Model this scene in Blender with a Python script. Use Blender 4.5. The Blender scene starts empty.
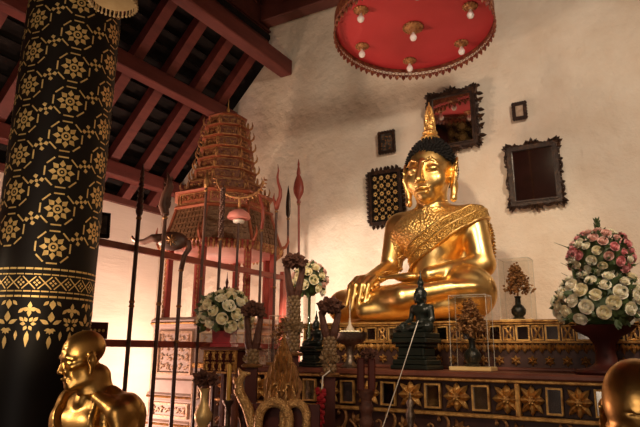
import bpy, bmesh, math, random
import numpy as np
from mathutils import Vector, Matrix, Euler
PI = math.pi
random.seed(7)
RNG = random.Random(11)
scene = bpy.context.scene
COL = bpy.data.collections.new('temple_hall')
scene.collection.children.link(COL)

# ------------------------------------------------------------------ camera
F_PX = 584.6
YAW, PITCH, ROLL = math.radians(30.776), math.radians(13.27), math.radians(0.574)
EYE = Vector((0, 0, 1.6))
FW = Vector((-math.sin(YAW) * math.cos(PITCH), math.cos(YAW) * math.cos(PITCH), math.sin(PITCH)))
RT0 = Vector((math.cos(YAW), math.sin(YAW), 0))
UP0 = RT0.cross(FW)
RT = math.cos(ROLL) * RT0 + math.sin(ROLL) * UP0
UP = math.cos(ROLL) * UP0 - math.sin(ROLL) * RT0
cam_data = bpy.data.cameras.new('camera')
cam_data.sensor_width = 36.0
cam_data.lens = 36.0 * F_PX / 640.0
cam_data.clip_start = 0.05
cam = bpy.data.objects.new('camera', cam_data)
COL.objects.link(cam)
M3 = Matrix((RT, UP, -FW)).transposed()
cam.matrix_world = Matrix.Translation(EYE) @ M3.to_4x4()
scene.camera = cam


def at(px, py, X=None, Y=None, Z=None, D=None):
    """the place in the hall seen at a pixel, on a given plane"""
    d = FW * F_PX + RT * (px - 320) + UP * (213.5 - py)
    if X is not None: t = X / d.x
    elif Y is not None: t = Y / d.y
    elif Z is not None: t = (Z - EYE.z) / d.z
    else: t = D / F_PX
    return EYE + d * t


# ------------------------------------------------------------------ materials
MATS = {}


def ramp(nt, stops, fac):
    n = nt.nodes.new('ShaderNodeValToRGB')
    els = n.color_ramp.elements
    while len(els) < len(stops): els.new(0.5)
    for e, (p, c) in zip(els, stops):
        e.position = p
        e.color = (c[0], c[1], c[2], 1)
    nt.links.new(fac, n.inputs[0])
    return n.outputs[0]


def material(name, base, rough=0.5, metal=0.0, base2=None, scale=8.0, detail=5.0, lo=0.35, hi=0.65, bump=0.0,
             bump_scale=None, rough2=None, kind='noise', spec=0.5, coat=0.0, emit=None, emit_s=0.0, sub=0.0,
             stretch=None, bump_kind='noise', dist=0.02):
    m = bpy.data.materials.new(name)
    m.use_nodes = True
    nt = m.node_tree
    b = nt.nodes['Principled BSDF']
    b.inputs['Roughness'].default_value = rough
    b.inputs['Metallic'].default_value = metal
    b.inputs['Specular IOR Level'].default_value = spec
    b.inputs['Coat Weight'].default_value = coat
    b.inputs['Base Color'].default_value = (*base, 1)
    if sub:
        b.inputs['Subsurface Weight'].default_value = sub
        b.inputs['Subsurface Radius'].default_value = (.02, .01, .005)
    tc = nt.nodes.new('ShaderNodeTexCoord')
    vec = tc.outputs['Object']
    if stretch:
        mp = nt.nodes.new('ShaderNodeMapping')
        mp.inputs['Scale'].default_value = stretch
        nt.links.new(vec, mp.inputs['Vector'])
        vec = mp.outputs['Vector']

    def tex(k, sc, det=5.0):
        if k == 'voronoi':
            n = nt.nodes.new('ShaderNodeTexVoronoi')
            n.inputs['Scale'].default_value = sc
            nt.links.new(vec, n.inputs['Vector'])
            return n.outputs['Distance']
        if k == 'wave':
            n = nt.nodes.new('ShaderNodeTexWave')
            n.inputs['Scale'].default_value = sc
            n.inputs['Distortion'].default_value = 4.0
            nt.links.new(vec, n.inputs['Vector'])
            return n.outputs['Fac']
        n = nt.nodes.new('ShaderNodeTexNoise')
        n.inputs['Scale'].default_value = sc
        n.inputs['Detail'].default_value = det
        n.inputs['Roughness'].default_value = 0.6
        nt.links.new(vec, n.inputs['Vector'])
        return n.outputs['Fac']
    if base2 is not None:
        f = tex(kind, scale, detail)
        nt.links.new(ramp(nt, [(lo, base), (hi, base2)], f), b.inputs['Base Color'])
        if rough2 is not None:
            nt.links.new(ramp(nt, [(lo, (rough,) * 3), (hi, (rough2,) * 3)], f), b.inputs['Roughness'])
    if bump:
        f = tex(bump_kind, bump_scale or scale * 3)
        bp = nt.nodes.new('ShaderNodeBump')
        bp.inputs['Strength'].default_value = bump
        bp.inputs['Distance'].default_value = dist
        nt.links.new(f, bp.inputs['Height'])
        nt.links.new(bp.outputs[0], b.inputs['Normal'])
    if emit:
        b.inputs['Emission Color'].default_value = (*emit, 1)
        b.inputs['Emission Strength'].default_value = emit_s
    MATS[name] = m
    return m


material('lime_plaster', (.73, .61, .49), .9, base2=(.81, .72, .61), scale=2.2, detail=8, bump=.5, bump_scale=7.5, spec=.15, dist=.06)
material('side_plaster', (.72, .62, .54), .9, base2=(.80, .71, .63), scale=1.5, detail=6, bump=.25, bump_scale=8, spec=.15, stretch=(1, .4, 2.5))
material('floor_tile', (.10, .05, .03), .45, base2=(.15, .08, .05), scale=4)
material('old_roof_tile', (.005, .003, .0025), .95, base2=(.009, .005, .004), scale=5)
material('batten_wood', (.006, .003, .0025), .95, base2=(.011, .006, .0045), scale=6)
material('red_beam_paint', (.105, .018, .015), .65, base2=(.155, .030, .023), scale=3, stretch=(3, .6, 3), bump=.1, bump_scale=10)
material('dark_red_board', (.085, .022, .016), .6, base2=(.13, .034, .024), scale=3)
material('black_lacquer', (.006, .004, .004), .5, base2=(.008, .006, .005), scale=5, spec=.18)
material('gold_stencil', (.80, .58, .24), .45, .7, base2=(.55, .34, .11), scale=26, lo=.45, hi=.8, bump=.2, bump_scale=60)
material('statue_gold', (.90, .63, .26), .31, 1.0, base2=(.76, .46, .14), scale=7, lo=.38, hi=.7, rough2=.44, bump=.12, bump_scale=14, dist=.015)
material('robe_gold', (.86, .58, .22), .32, .9, base2=(.60, .31, .07), scale=34, lo=.35, hi=.7, rough2=.5, bump=.7, bump_scale=45, bump_kind='voronoi', dist=.012)
material('band_gold', (.72, .45, .13), .36, .9, base2=(.40, .20, .05), scale=60, lo=.3, hi=.7, bump=.9, bump_scale=70, bump_kind='voronoi', dist=.012)
material('bronze_gold', (.66, .40, .13), .30, 1.0, base2=(.46, .25, .07), scale=9, lo=.35, hi=.7, rough2=.42, bump=.06, bump_scale=30)
material('bright_brass', (.90, .68, .32), .42, .45, base2=(.80, .54, .22), scale=6)
material('gilt_carving', (.68, .39, .12), .42, .7, base2=(.22, .08, .026), scale=22, lo=.42, hi=.72, bump=.4, bump_scale=60)
material('maroon_gilt', (.16, .035, .022), .5, .2, base2=(.40, .17, .06), scale=30, lo=.45, hi=.75)
material('dull_gilt', (.34, .17, .06), .5, .55, base2=(.14, .05, .02), scale=24, lo=.4, hi=.7, bump=.5, bump_scale=70)
material('hair_black', (.007, .006, .006), .75, base2=(.012, .010, .009), scale=30, spec=.2)
material('red_lacquer_dark', (.045, .008, .006), .6, base2=(.08, .014, .009), scale=6, spec=.3)
material('altar_red', (.10, .026, .016), .5, base2=(.17, .05, .026), scale=5, bump=.2, bump_scale=30)
material('recess_dark', (.038, .011, .007), .6, base2=(.06, .018, .011), scale=8)
material('altar_mirror', (.16, .16, .15), .12, 1.0, base2=(.34, .32, .29), scale=5)
material('mirror_glass', (.74, .72, .68), .04, 1.0, base2=(.62, .60, .56), scale=3)
material('canopy_red', (.50, .030, .040), .55, base2=(.56, .04, .05), scale=2)
material('bulb_glass', (.86, .80, .78), .15, coat=.5)
material('green_black_stone', (.008, .011, .009), .32, base2=(.014, .016, .012), scale=9, spec=.4)
material('old_dark_frame', (.026, .012, .008), .4, base2=(.11, .05, .022), scale=18, lo=.5, hi=.75, bump=.3, bump_scale=50, metal=.3)
material('cream_petal', (.86, .76, .48), .6, base2=(.90, .83, .62), scale=20, sub=.1)
material('white_petal', (.88, .81, .60), .6, base2=(.92, .87, .72), scale=20, sub=.1)
material('pink_petal', (.72, .24, .26), .6, base2=(.82, .40, .38), scale=20, sub=.1)
material('blush_petal', (.74, .42, .36), .6, base2=(.80, .55, .46), scale=20, sub=.1)
material('leaf_green', (.035, .060, .018), .5, base2=(.08, .11, .035), scale=15)
material('dried_flower', (.055, .020, .014), .8, base2=(.16, .06, .035), scale=40)
material('dried_stem', (.060, .017, .010), .55, base2=(.11, .035, .018), scale=30, bump=.5, bump_scale=80)
material('dried_bead', (.16, .10, .05), .6, base2=(.30, .18, .08), scale=50)
material('red_pot', (.30, .016, .022), .35, base2=(.36, .02, .03), scale=5, coat=.2)
material('throne_cream', (.72, .60, .52), .6, base2=(.66, .52, .44), scale=10)
material('throne_red', (.30, .040, .030), .5, base2=(.38, .06, .042), scale=8)
material('throne_pink', (.62, .20, .17), .55, base2=(.66, .26, .22), scale=6)
material('throne_carving', (.50, .26, .10), .45, .45, base2=(.22, .06, .03), scale=26, lo=.42, hi=.66, bump=.6, bump_scale=50)
material('panel_gilt', (.78, .58, .40), .5, .2, base2=(.60, .36, .20), scale=26, lo=.42, hi=.7, bump=.4, bump_scale=50)
material('dusty_cone', (.52, .43, .34), .6)
material('throne_tile', (.30, .17, .09), .4, .4, base2=(.17, .08, .045), scale=40, bump=.4, bump_scale=60)
material('spire_red', (.30, .060, .032), .5, .1, base2=(.40, .12, .05), scale=14, bump=.4, bump_scale=40)
material('lance_wood', (.055, .022, .016), .45, base2=(.10, .04, .026), scale=10)
material('lance_red', (.26, .045, .032), .4, base2=(.32, .07, .045), scale=12)
material('iron_blade', (.10, .075, .06), .35, .8, base2=(.06, .04, .03), scale=20)
material('silver_bowl', (.30, .24, .19), .35, .9, base2=(.16, .11, .08), scale=20, bump=.4, bump_scale=60)
material('wax_yellow', (.62, .36, .06), .4, sub=.1)
material('white_plastic', (.80, .76, .68), .4)
material('cotton_cord', (.80, .72, .62), .8)
material('print_paper', (.50, .38, .28), .6, base2=(.34, .24, .17), scale=30)
material('dark_print', (.03, .025, .022), .35, base2=(.10, .085, .07), scale=16, lo=.45, hi=.6)
material('serpent_gilt', (.70, .44, .19), .45, .6, base2=(.40, .20, .07), scale=60, lo=.45, hi=.70, bump=.45, bump_scale=90, bump_kind='voronoi')
material('parasol_cloth', (.42, .29, .16), .7, base2=(.50, .37, .22), scale=14)
material('seam_clear', (.45, .42, .36), .3, spec=.4)
material('tier_recess', (.15, .04, .022), .55, base2=(.34, .15, .055), scale=30, lo=.45, hi=.7, bump=.5, bump_scale=50)
material('stone_grey', (.12, .10, .085), .6, base2=(.18, .15, .12), scale=10)

g = bpy.data.materials.new('clear_acrylic')
g.use_nodes = True
nt = g.node_tree
nt.nodes.clear()
o_ = nt.nodes.new('ShaderNodeOutputMaterial'); mx = nt.nodes.new('ShaderNodeMixShader')
tr = nt.nodes.new('ShaderNodeBsdfTransparent'); gl = nt.nodes.new('ShaderNodeBsdfGlossy'); fr = nt.nodes.new('ShaderNodeFresnel')
tr.inputs[0].default_value = (.97, .965, .95, 1); gl.inputs['Roughness'].default_value = .06; fr.inputs['IOR'].default_value = 1.45
mx.inputs[0].default_value = .045; nt.links.new(tr.outputs[0], mx.inputs[1]); nt.links.new(gl.outputs[0], mx.inputs[2])
nt.links.new(mx.outputs[0], o_.inputs[0])
MATS['clear_acrylic'] = g


# ------------------------------------------------------------------ mesh builder
class MB:
    def __init__(self):
        self.v = []; self.f = []

    def add(self, vs, fs, M=None):
        n = len(self.v)
        if M is not None: vs = [M @ Vector(p) for p in vs]
        self.v.extend([tuple(p) for p in vs])
        self.f.extend([tuple(i + n for i in q) for q in fs])
        return self

    def box(self, c, s, M=None, bev=0.0):
        x, y, z = s[0] / 2, s[1] / 2, s[2] / 2
        if bev <= 0:
            vs = [(c[0] + a * x, c[1] + b * y, c[2] + d * z) for a in (-1, 1) for b in (-1, 1) for d in (-1, 1)]
            fs = [(0, 1, 3, 2), (4, 6, 7, 5), (0, 4, 5, 1), (2, 3, 7, 6), (0, 2, 6, 4), (1, 5, 7, 3)]
            return self.add(vs, fs, M)
        bm = bmesh.new()
        bmesh.ops.create_cube(bm, size=1, matrix=Matrix.Translation(c) @ Matrix.Diagonal((*s, 1)))
        bmesh.ops.bevel(bm, geom=bm.edges[:] , offset=min(bev, min(s) * .45), segments=1, profile=.5, affect='EDGES')
        return self.bm(bm, M)

    def bm(self, bm, M=None):
        bm.verts.index_update()
        self.add([v.co.copy() for v in bm.verts], [[v.index for v in f.verts] for f in bm.faces], M)
        bm.free()
        return self

    def tube(self, pts, r, n=8, M=None, cap=True, flat=1.0):
        pts = [Vector(p) for p in pts]
        if not isinstance(r, (list, tuple)): r = [r] * len(pts)
        vs = []; fs = []
        prev = None
        for i, p in enumerate(pts):
            t = (pts[min(i + 1, len(pts) - 1)] - pts[max(i - 1, 0)])
            if t.length < 1e-9: t = Vector((0, 0, 1))
            t.normalize()
            if prev is None:
                a = Vector((0, 1, 0)) if abs(t.y) < .9 else Vector((1, 0, 0))
                u = (a - t * a.dot(t)).normalized()
            else:
                u = prev - t * prev.dot(t)
                u = u.normalized() if u.length > 1e-6 else t.orthogonal().normalized()
            prev = u
            w = t.cross(u)
            for k in range(n):
                an = 2 * PI * k / n
                vs.append(p + (u * math.cos(an) * flat + w * math.sin(an)) * r[i])
        for i in range(len(pts) - 1):
            for k in range(n):
                k2 = (k + 1) % n
                fs.append((i * n + k, i * n + k2, (i + 1) * n + k2, (i + 1) * n + k))
        if cap:
            fs.append(tuple(range(n - 1, -1, -1)))
            fs.append(tuple((len(pts) - 1) * n + k for k in range(n)))
        return self.add(vs, fs, M)

    def lathe(self, prof, n=24, M=None, a0=0.0, cap=True):
        vs = []; fs = []
        for r, z in prof:
            for k in range(n):
                an = a0 + 2 * PI * k / n
                vs.append((r * math.cos(an), r * math.sin(an), z))
        for i in range(len(prof) - 1):
            for k in range(n):
                k2 = (k + 1) % n
                fs.append((i * n + k, i * n + k2, (i + 1) * n + k2, (i + 1) * n + k))
        if cap:
            fs.append(tuple(range(n - 1, -1, -1)))
            fs.append(tuple((len(prof) - 1) * n + k for k in range(n)))
        return self.add(vs, fs, M)

    def ball(self, c, r, M=None, u=10, v=7, R=None):
        if not isinstance(r, (list, tuple)): r = (r, r, r)
        vs = [(0, 0, 1)]
        for i in range(1, v):
            t = PI * i / v
            for k in range(u):
                a = 2 * PI * k / u
                vs.append((math.sin(t) * math.cos(a), math.sin(t) * math.sin(a), math.cos(t)))
        vs.append((0, 0, -1))
        fs = []
        for k in range(u): fs.append((0, 1 + k, 1 + (k + 1) % u))
        for i in range(v - 2):
            for k in range(u):
                a = 1 + i * u + k; b = 1 + i * u + (k + 1) % u
                fs.append((a, a + u, b + u, b))
        L = len(vs) - 1
        for k in range(u): fs.append((L, L - u + (k + 1) % u, L - u + k))
        vs = [Vector((p[0] * r[0], p[1] * r[1], p[2] * r[2])) for p in vs]
        if R is not None: vs = [R @ p for p in vs]
        vs = [p + Vector(c) for p in vs]
        return self.add(vs, fs, M)

    def prism(self, poly, y0, y1, M=None, hole=None):
        """polygon in the x-z plane pushed from y0 to y1 (y0 is the front)"""
        n = len(poly)
        vs = [(x, y0, z) for x, z in poly] + [(x, y1, z) for x, z in poly]
        fs = [tuple(range(n)), tuple(range(2 * n - 1, n - 1, -1))]
        for k in range(n):
            k2 = (k + 1) % n
            fs.append((k, n + k, n + k2, k2))
        return self.add(vs, fs, M)

    def frame(self, w, h, t, y0, y1, M=None):
        """rectangular frame of bar width t around an opening w x h, centred"""
        self.box((-(w + t) / 2, (y0 + y1) / 2, 0), (t, abs(y1 - y0), h + 2 * t), M)
        self.box(((w + t) / 2, (y0 + y1) / 2, 0), (t, abs(y1 - y0), h + 2 * t), M)
        self.box((0, (y0 + y1) / 2, (h + t) / 2), (w, abs(y1 - y0), t), M)
        self.box((0, (y0 + y1) / 2, -(h + t) / 2), (w, abs(y1 - y0), t), M)
        return self

    def build(self, name, mat, parent=None, smooth=False, angle=None):
        me = bpy.data.meshes.new(name)
        me.from_pydata([tuple(p) for p in self.v], [], self.f)
        me.validate()
        bm = bmesh.new(); bm.from_mesh(me)
        bmesh.ops.recalc_face_normals(bm, faces=bm.faces)
        bm.to_mesh(me); bm.free()
        me.materials.append(MATS[mat])
        if smooth:
            for p in me.polygons: p.use_smooth = True
            if angle:
                me.set_sharp_from_angle(angle=math.radians(angle))
        ob = bpy.data.objects.new(name, me)
        COL.objects.link(ob)
        if parent is not None: ob.parent = parent
        return ob


def thing(name, label, cat, loc=(0, 0, 0), rz=0.0, group=None, rot=None):
    o = bpy.data.objects.new(name, None)
    o.empty_display_size = .05
    COL.objects.link(o)
    o.location = loc
    o.rotation_euler = rot if rot else (0, 0, rz)
    tag(o, label, cat, group)
    return o


def tag(o, label, cat, group=None):
    o['label'] = label; o['category'] = cat
    if group: o['group'] = group
    return o


def struct(o):
    o['kind'] = 'structure'
    return o


def dup(root, loc, rz=None, label=None, group=None, parent=None):
    def cp(o, par):
        c = o.copy(); COL.objects.link(c)
        if par is not None: c.parent = par
        for ch in list(o.children): cp(ch, c)
        return c
    r = cp(root, parent)
    r.location = loc
    if rz is not None: r.rotation_euler = (0, 0, rz)
    if label: r['label'] = label
    if group: r['group'] = group
    return r


def T(x=0, y=0, z=0): return Matrix.Translation((x, y, z))
def RX(a): return Matrix.Rotation(a, 4, 'X')
def RY(a): return Matrix.Rotation(a, 4, 'Y')
def RZ(a): return Matrix.Rotation(a, 4, 'Z')
def S(x, y=None, z=None): return Matrix.Diagonal((x, x if y is None else y, x if z is None else z, 1))


# ------------------------------------------------------------------ smooth bodies from distance fields
def caps(a, b, r1, r2=None, k=.05, sub=False): return ('cap', a, b, r1, r1 if r2 is None else r2, k, sub)
def elli(c, r, k=.05, rot=None, sub=False): return ('ell', c, r, rot, k, sub)


class Field:
    def __init__(self, lo, hi, h):
        self.lo = np.array(lo, float); self.h = h
        self.n = np.ceil((np.array(hi) - self.lo) / h).astype(int) + 1
        self.ax = [self.lo[i] + h * np.arange(self.n[i]) for i in range(3)]
        self.D = np.full(tuple(self.n), .3, np.float32)

    def win(self, lo, hi):
        a = np.clip(np.floor((np.array(lo) - self.lo) / self.h).astype(int), 0, self.n)
        b = np.clip(np.ceil((np.array(hi) - self.lo) / self.h).astype(int) + 1, 0, self.n)
        return tuple(slice(i, j) for i, j in zip(a, b))

    def put(self, prims):
        for p in prims:
            if p[0] == 'cap':
                _, a, b, r1, r2, k, sub = p
                a = np.array(a, float); b = np.array(b, float)
                m = max(r1, r2) + k + 5 * self.h
                w = self.win(np.minimum(a, b) - m, np.maximum(a, b) + m)
                X, Y, Z = np.meshgrid(*[self.ax[i][w[i]] for i in range(3)], indexing='ij')
                ba = b - a; L = max(ba @ ba, 1e-12)
                t = np.clip(((X - a[0]) * ba[0] + (Y - a[1]) * ba[1] + (Z - a[2]) * ba[2]) / L, 0, 1)
                d = np.sqrt((X - a[0] - t * ba[0]) ** 2 + (Y - a[1] - t * ba[1]) ** 2 + (Z - a[2] - t * ba[2]) ** 2) - (r1 + (r2 - r1) * t)
            else:
                _, c, r, rot, k, sub = p
                r = np.array(r, float); m = r.max() + k + 5 * self.h
                w = self.win(np.array(c) - m, np.array(c) + m)
                X, Y, Z = np.meshgrid(*[self.ax[i][w[i]] for i in range(3)], indexing='ij')
                q = [X - c[0], Y - c[1], Z - c[2]]
                if rot is not None:
                    R = np.array(Euler(rot).to_matrix()).T
                    q = [R[i, 0] * q[0] + R[i, 1] * q[1] + R[i, 2] * q[2] for i in range(3)]
                k0 = np.sqrt(sum((q[i] / r[i]) ** 2 for i in range(3)))
                k1 = np.sqrt(sum((q[i] / r[i] ** 2) ** 2 for i in range(3))) + 1e-9
                d = k0 * (k0 - 1) / k1
                d = np.where(k0 < 1e-4, -r.min(), d)
            E = self.D[w]
            if sub:
                hh = np.clip(.5 - .5 * (E + d) / k, 0, 1)
                self.D[w] = E + (-d - E) * hh + k * hh * (1 - hh)
            else:
                hh = np.clip(.5 + .5 * (d - E) / k, 0, 1)
                self.D[w] = d + (E - d) * hh - k * hh * (1 - hh)
        return self

    def grid(self): return np.meshgrid(*self.ax, indexing='ij')


def surface(D, lo, h):
    """naive surface nets: one vertex per crossed cell"""
    s = D < 0
    n = np.array(D.shape)
    cnt = np.zeros(tuple(n - 1), np.int8)
    offs = [(i, j, k) for i in (0, 1) for j in (0, 1) for k in (0, 1)]
    for i, j, k in offs:
        cnt += s[i:n[0] - 1 + i, j:n[1] - 1 + j, k:n[2] - 1 + k]
    mask = (cnt > 0) & (cnt < 8)
    I = np.argwhere(mask)
    idx = -np.ones(mask.shape, np.int64); idx[mask] = np.arange(len(I))
    acc = np.zeros((len(I), 3)); num = np.zeros(len(I))
    for a in range(3):
        for b in (0, 1):
            for c in (0, 1):
                o = [0, 0, 0]; o[(a + 1) % 3] = b; o[(a + 2) % 3] = c
                e = list(o); e[a] = 1
                d0 = D[I[:, 0] + o[0], I[:, 1] + o[1], I[:, 2] + o[2]].astype(float)
                d1 = D[I[:, 0] + e[0], I[:, 1] + e[1], I[:, 2] + e[2]].astype(float)
                cr = (d0 < 0) != (d1 < 0)
                t = np.where(cr, d0 / np.where(cr, d0 - d1, 1), 0)
                p = np.tile(np.array(o, float), (len(I), 1)); p[:, a] = t
                acc[cr] += p[cr]; num[cr] += 1
    V = np.array(lo) + h * (I + acc / num[:, None])
    Q = []
    for a in range(3):
        sl0 = [slice(None)] * 3; sl1 = [slice(None)] * 3
        sl0[a] = slice(0, -1); sl1[a] = slice(1, None)
        E = np.argwhere(s[tuple(sl0)] != s[tuple(sl1)])
        b, c = (a + 1) % 3, (a + 2) % 3
        ok = (E[:, b] > 0) & (E[:, c] > 0) & (E[:, b] < n[b] - 1) & (E[:, c] < n[c] - 1)
        E = E[ok]
        qs = []
        for ob, oc in ((1, 1), (0, 1), (0, 0), (1, 0)):
            G = E.copy(); G[:, b] -= ob; G[:, c] -= oc
            qs.append(idx[G[:, 0], G[:, 1], G[:, 2]])
        q = np.stack(qs, 1)
        fl = s[E[:, 0], E[:, 1], E[:, 2]]
        q[~fl] = q[~fl][:, ::-1]
        Q.append(q)
    return V, np.concatenate(Q)


def field_obj(name, D, lo, h, mat, parent=None, M=None, relax=1):
    V, Q = surface(D, lo, h)
    if M is not None:
        A = np.array(M); V = V @ A[:3, :3].T + A[:3, 3]
    me = bpy.data.meshes.new(name)
    me.vertices.add(len(V)); me.vertices.foreach_set('co', V.astype(np.float32).ravel())
    me.loops.add(Q.size); me.loops.foreach_set('vertex_index', Q.astype(np.int32).ravel())
    me.polygons.add(len(Q)); me.polygons.foreach_set('loop_start', np.arange(0, Q.size, 4, dtype=np.int32))
    me.update(calc_edges=True); me.validate()
    if relax:
        bm = bmesh.new(); bm.from_mesh(me)
        for _ in range(relax):
            bmesh.ops.smooth_vert(bm, verts=bm.verts, factor=.5, use_axis_x=True, use_axis_y=True, use_axis_z=True)
        bm.to_mesh(me); bm.free()
    me.polygons.foreach_set('use_smooth', [True] * len(me.polygons))
    me.materials.append(MATS[mat])
    ob = bpy.data.objects.new(name, me); COL.objects.link(ob)
    if parent is not None: ob.parent = parent
    return ob

scene.cycles.transparent_max_bounces = 32
# ================================================================== the hall
WL, WY, WR, WF = -6.8, 6.5, 3.6, -4.0        # left wall, end wall, right wall, front wall
SL = 1.1                                     # slope of the aisle roof


def roof_z(x): return 5.33 + SL * (x + 5.33)


def quad_wall(name, mat, lo, hi, nx=1):
    o = MB().box([(a + b) / 2 for a, b in zip(lo, hi)], [b - a for a, b in zip(lo, hi)]).build(name, mat)
    return struct(o)


quad_wall('floor', 'floor_tile', (WL - .2, WF - .2, -.2), (WR + .2, WY + .2, 0))
quad_wall('wall_left', 'side_plaster', (WL - .2, WF - .2, 0), (WL, WY + .2, 3.68))
quad_wall('wall_right', 'lime_plaster', (WR, WF - .2, 0), (WR + .2, WY + .2, 8.2))
quad_wall('wall_front', 'dark_red_board', (WL - .2, WF - .2, 0), (WR, WF, 8.2))
m = MB()
m.prism([(WL, 0), (WR, 0), (WR, 8.2), (-4.0, 8.2), (-4.80, 6.9), (-4.82, 5.85), (WL, roof_z(WL) + .05)], WY, WY + .2)
struct(m.build('wall_back', 'lime_plaster'))
# sloping tile deck over the aisle, with its battens
m = MB()
x0, x1 = WL - .25, -4.78
m.prism([(x0, roof_z(x0) + .27), (x1, roof_z(x1) + .27), (x1, roof_z(x1) + .33), (x0, roof_z(x0) + .33)], WF - .2, WY + .2)
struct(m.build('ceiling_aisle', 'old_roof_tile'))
m = MB()
k = 0
x = x0 + .03
while x < x1 - .03:
    zz = roof_z(x) + .215
    m.box((0, 0, 0), (.075, WY - WF, .06), T(x, (WY + WF) / 2, zz) @ RY(-math.atan(SL)))
    x += .135
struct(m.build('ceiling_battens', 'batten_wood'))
# upper nave ceiling and the boarding between the two roofs
quad_wall('ceiling_nave', 'dark_red_board', (-4.9, WF - .2, 8.2), (WR + .2, WY + .2, 8.35))
m = MB()
m.box((-4.84, (WY + WF) / 2, 7.05), (.07, WY - WF, 2.3))
for zz in (6.0, 6.32, 6.64, 6.96, 7.3): m.box((-4.79, (WY + WF) / 2, zz), (.035, WY - WF, .03))
struct(m.build('wall_boarding', 'dark_red_board'))
# rafters
for y in (-1.4, -.85, -.3, .25, .8, 1.30, 1.85, 2.40, 2.95, 3.50, 4.05, 4.60, 5.15, 5.70, 6.22):
    L = math.hypot(2.1, 2.1 * SL)
    o = MB().box((0, 0, 0), (L, .15, .13)).build('rafter', 'red_beam_paint')
    xc = -5.85
    o.location = (xc, y, roof_z(xc) + .06)
    o.rotation_euler = (0, -math.atan(SL), 0)
    struct(o)


def purlin(c, w, h, y0=WF, y1=WY - .01):
    o = MB().box((0, 0, 0), (w, y1 - y0, h), bev=.012).build('purlin', 'red_beam_paint')
    o.location = (c[0], (y0 + y1) / 2, c[1])
    return struct(o)


purlin((-5.42, 5.02), .17, .21)
purlin((-6.42, 4.02), .17, .20)
purlin((-4.46, 5.62), .20, .23)
purlin((-4.22, 6.62), .20, .22, y1=6.15)
m = MB().box((0, 0, 0), (5.2, .22, .5), bev=.015)
o = m.build('tie_beam', 'dark_red_board'); o.location = (-2.2, 6.36, 6.62); struct(o)
m = MB().box((0, 0, 0), (.09, WY - WF, .09))
o = m.build('wall_plate', 'dark_red_board'); o.location = (WL + .03, (WY + WF) / 2, 3.72); struct(o)

# ================================================================== lacquered column
CX, CY, CR = -3.08, 2.08, .275
col = thing('lacquered_column', 'thick round black lacquered column covered in gold stencilled stars and octagons', 'column', (CX, CY, 0))
MB().lathe([(CR + .05, 0), (CR + .05, .12), (CR, .16), (CR, 6.9)], 64).build('shaft', 'black_lacquer', col, True, 40)


class Wrap(MB):
    """flat gold leaf shapes wrapped round the shaft: u metres round, v metres up"""
    def poly(self, pts, flip=False):
        R = CR + .0025
        vs = []
        for u, v in pts:
            a = u / CR
            vs.append((R * math.cos(a), R * math.sin(a), v))
        self.add(vs, [tuple(range(len(pts)))])

    def bar(self, p, q, w):
        dx, dy = q[0] - p[0], q[1] - p[1]; L = math.hypot(dx, dy)
        nx, ny = -dy / L * w / 2, dx / L * w / 2
        self.poly([(p[0] + nx, p[1] + ny), (q[0] + nx, q[1] + ny), (q[0] - nx, q[1] - ny), (p[0] - nx, p[1] - ny)])

    def petal(self, c, a, r0, r1, w, mid=.45):
        ca, sa = math.cos(a), math.sin(a)
        rm = r0 + (r1 - r0) * mid
        P = [(r0, 0), (rm, w), (r1, 0), (rm, -w)]
        self.poly([(c[0] + x * ca - y * sa, c[1] + x * sa + y * ca) for x, y in P])

    def leaf(self, c, a, L, w):
        ca, sa = math.cos(a), math.sin(a)
        P = [(0, 0), (L * .25, w * .8), (L * .5, w), (L * .8, w * .45), (L, 0), (L * .8, -w * .45), (L * .5, -w), (L * .25, -w * .8)]
        self.poly([(c[0] + x * ca - y * sa, c[1] + x * sa + y * ca) for x, y in P])

    def ring(self, c, r0, r1, n=10):
        for k in range(n):
            a, b = 2 * PI * k / n, 2 * PI * (k + 1) / n
            self.poly([(c[0] + r0 * math.cos(a), c[1] + r0 * math.sin(a)), (c[0] + r1 * math.cos(a), c[1] + r1 * math.sin(a)),
                       (c[0] + r1 * math.cos(b), c[1] + r1 * math.sin(b)), (c[0] + r0 * math.cos(b), c[1] + r0 * math.sin(b))])


w = Wrap()
DU = 2 * PI * CR / 7
DV = .212
VIEW = math.atan2(-CY, -CX) * CR          # the side turned to the hall's middle
V0 = 2.135
for i in range(7):                         # seven columns climbing round the shaft
    u = VIEW + .025 + i * DU
    for j in range(-5, 22):
        v = V0 + j * DV + i * DV * 4 / 7
        if v > 6.5: break
        if v > V0 - .01:
            r = .0955
            oct_ = [(u + r * math.cos(PI / 8 + q * PI / 4), v + r * math.sin(PI / 8 + q * PI / 4)) for q in range(8)]
            for q in range(8):
                p0, p1 = oct_[q], oct_[(q + 1) % 8]
                e = .13
                w.bar((p0[0] + (p1[0] - p0[0]) * e, p0[1] + (p1[1] - p0[1]) * e), (p1[0] + (p0[0] - p1[0]) * e, p1[1] + (p0[1] - p1[1]) * e), .0085)
                w.petal((u, v), q * PI / 4, .028, .070, .0165, .40)
            w.ring((u, v), .014, .026)
            w.ring((u, v), .0, .006, 6)
        c = (u + DU / 2, v + DV * 2 / 7)     # four-petal sprig between the octagons
        if c[1] > V0 - .02:
            for q in range(4): w.petal(c, .25 + q * PI / 2, .011, .040, .0135, .62)
            w.ring(c, .0, .010, 6)
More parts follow.
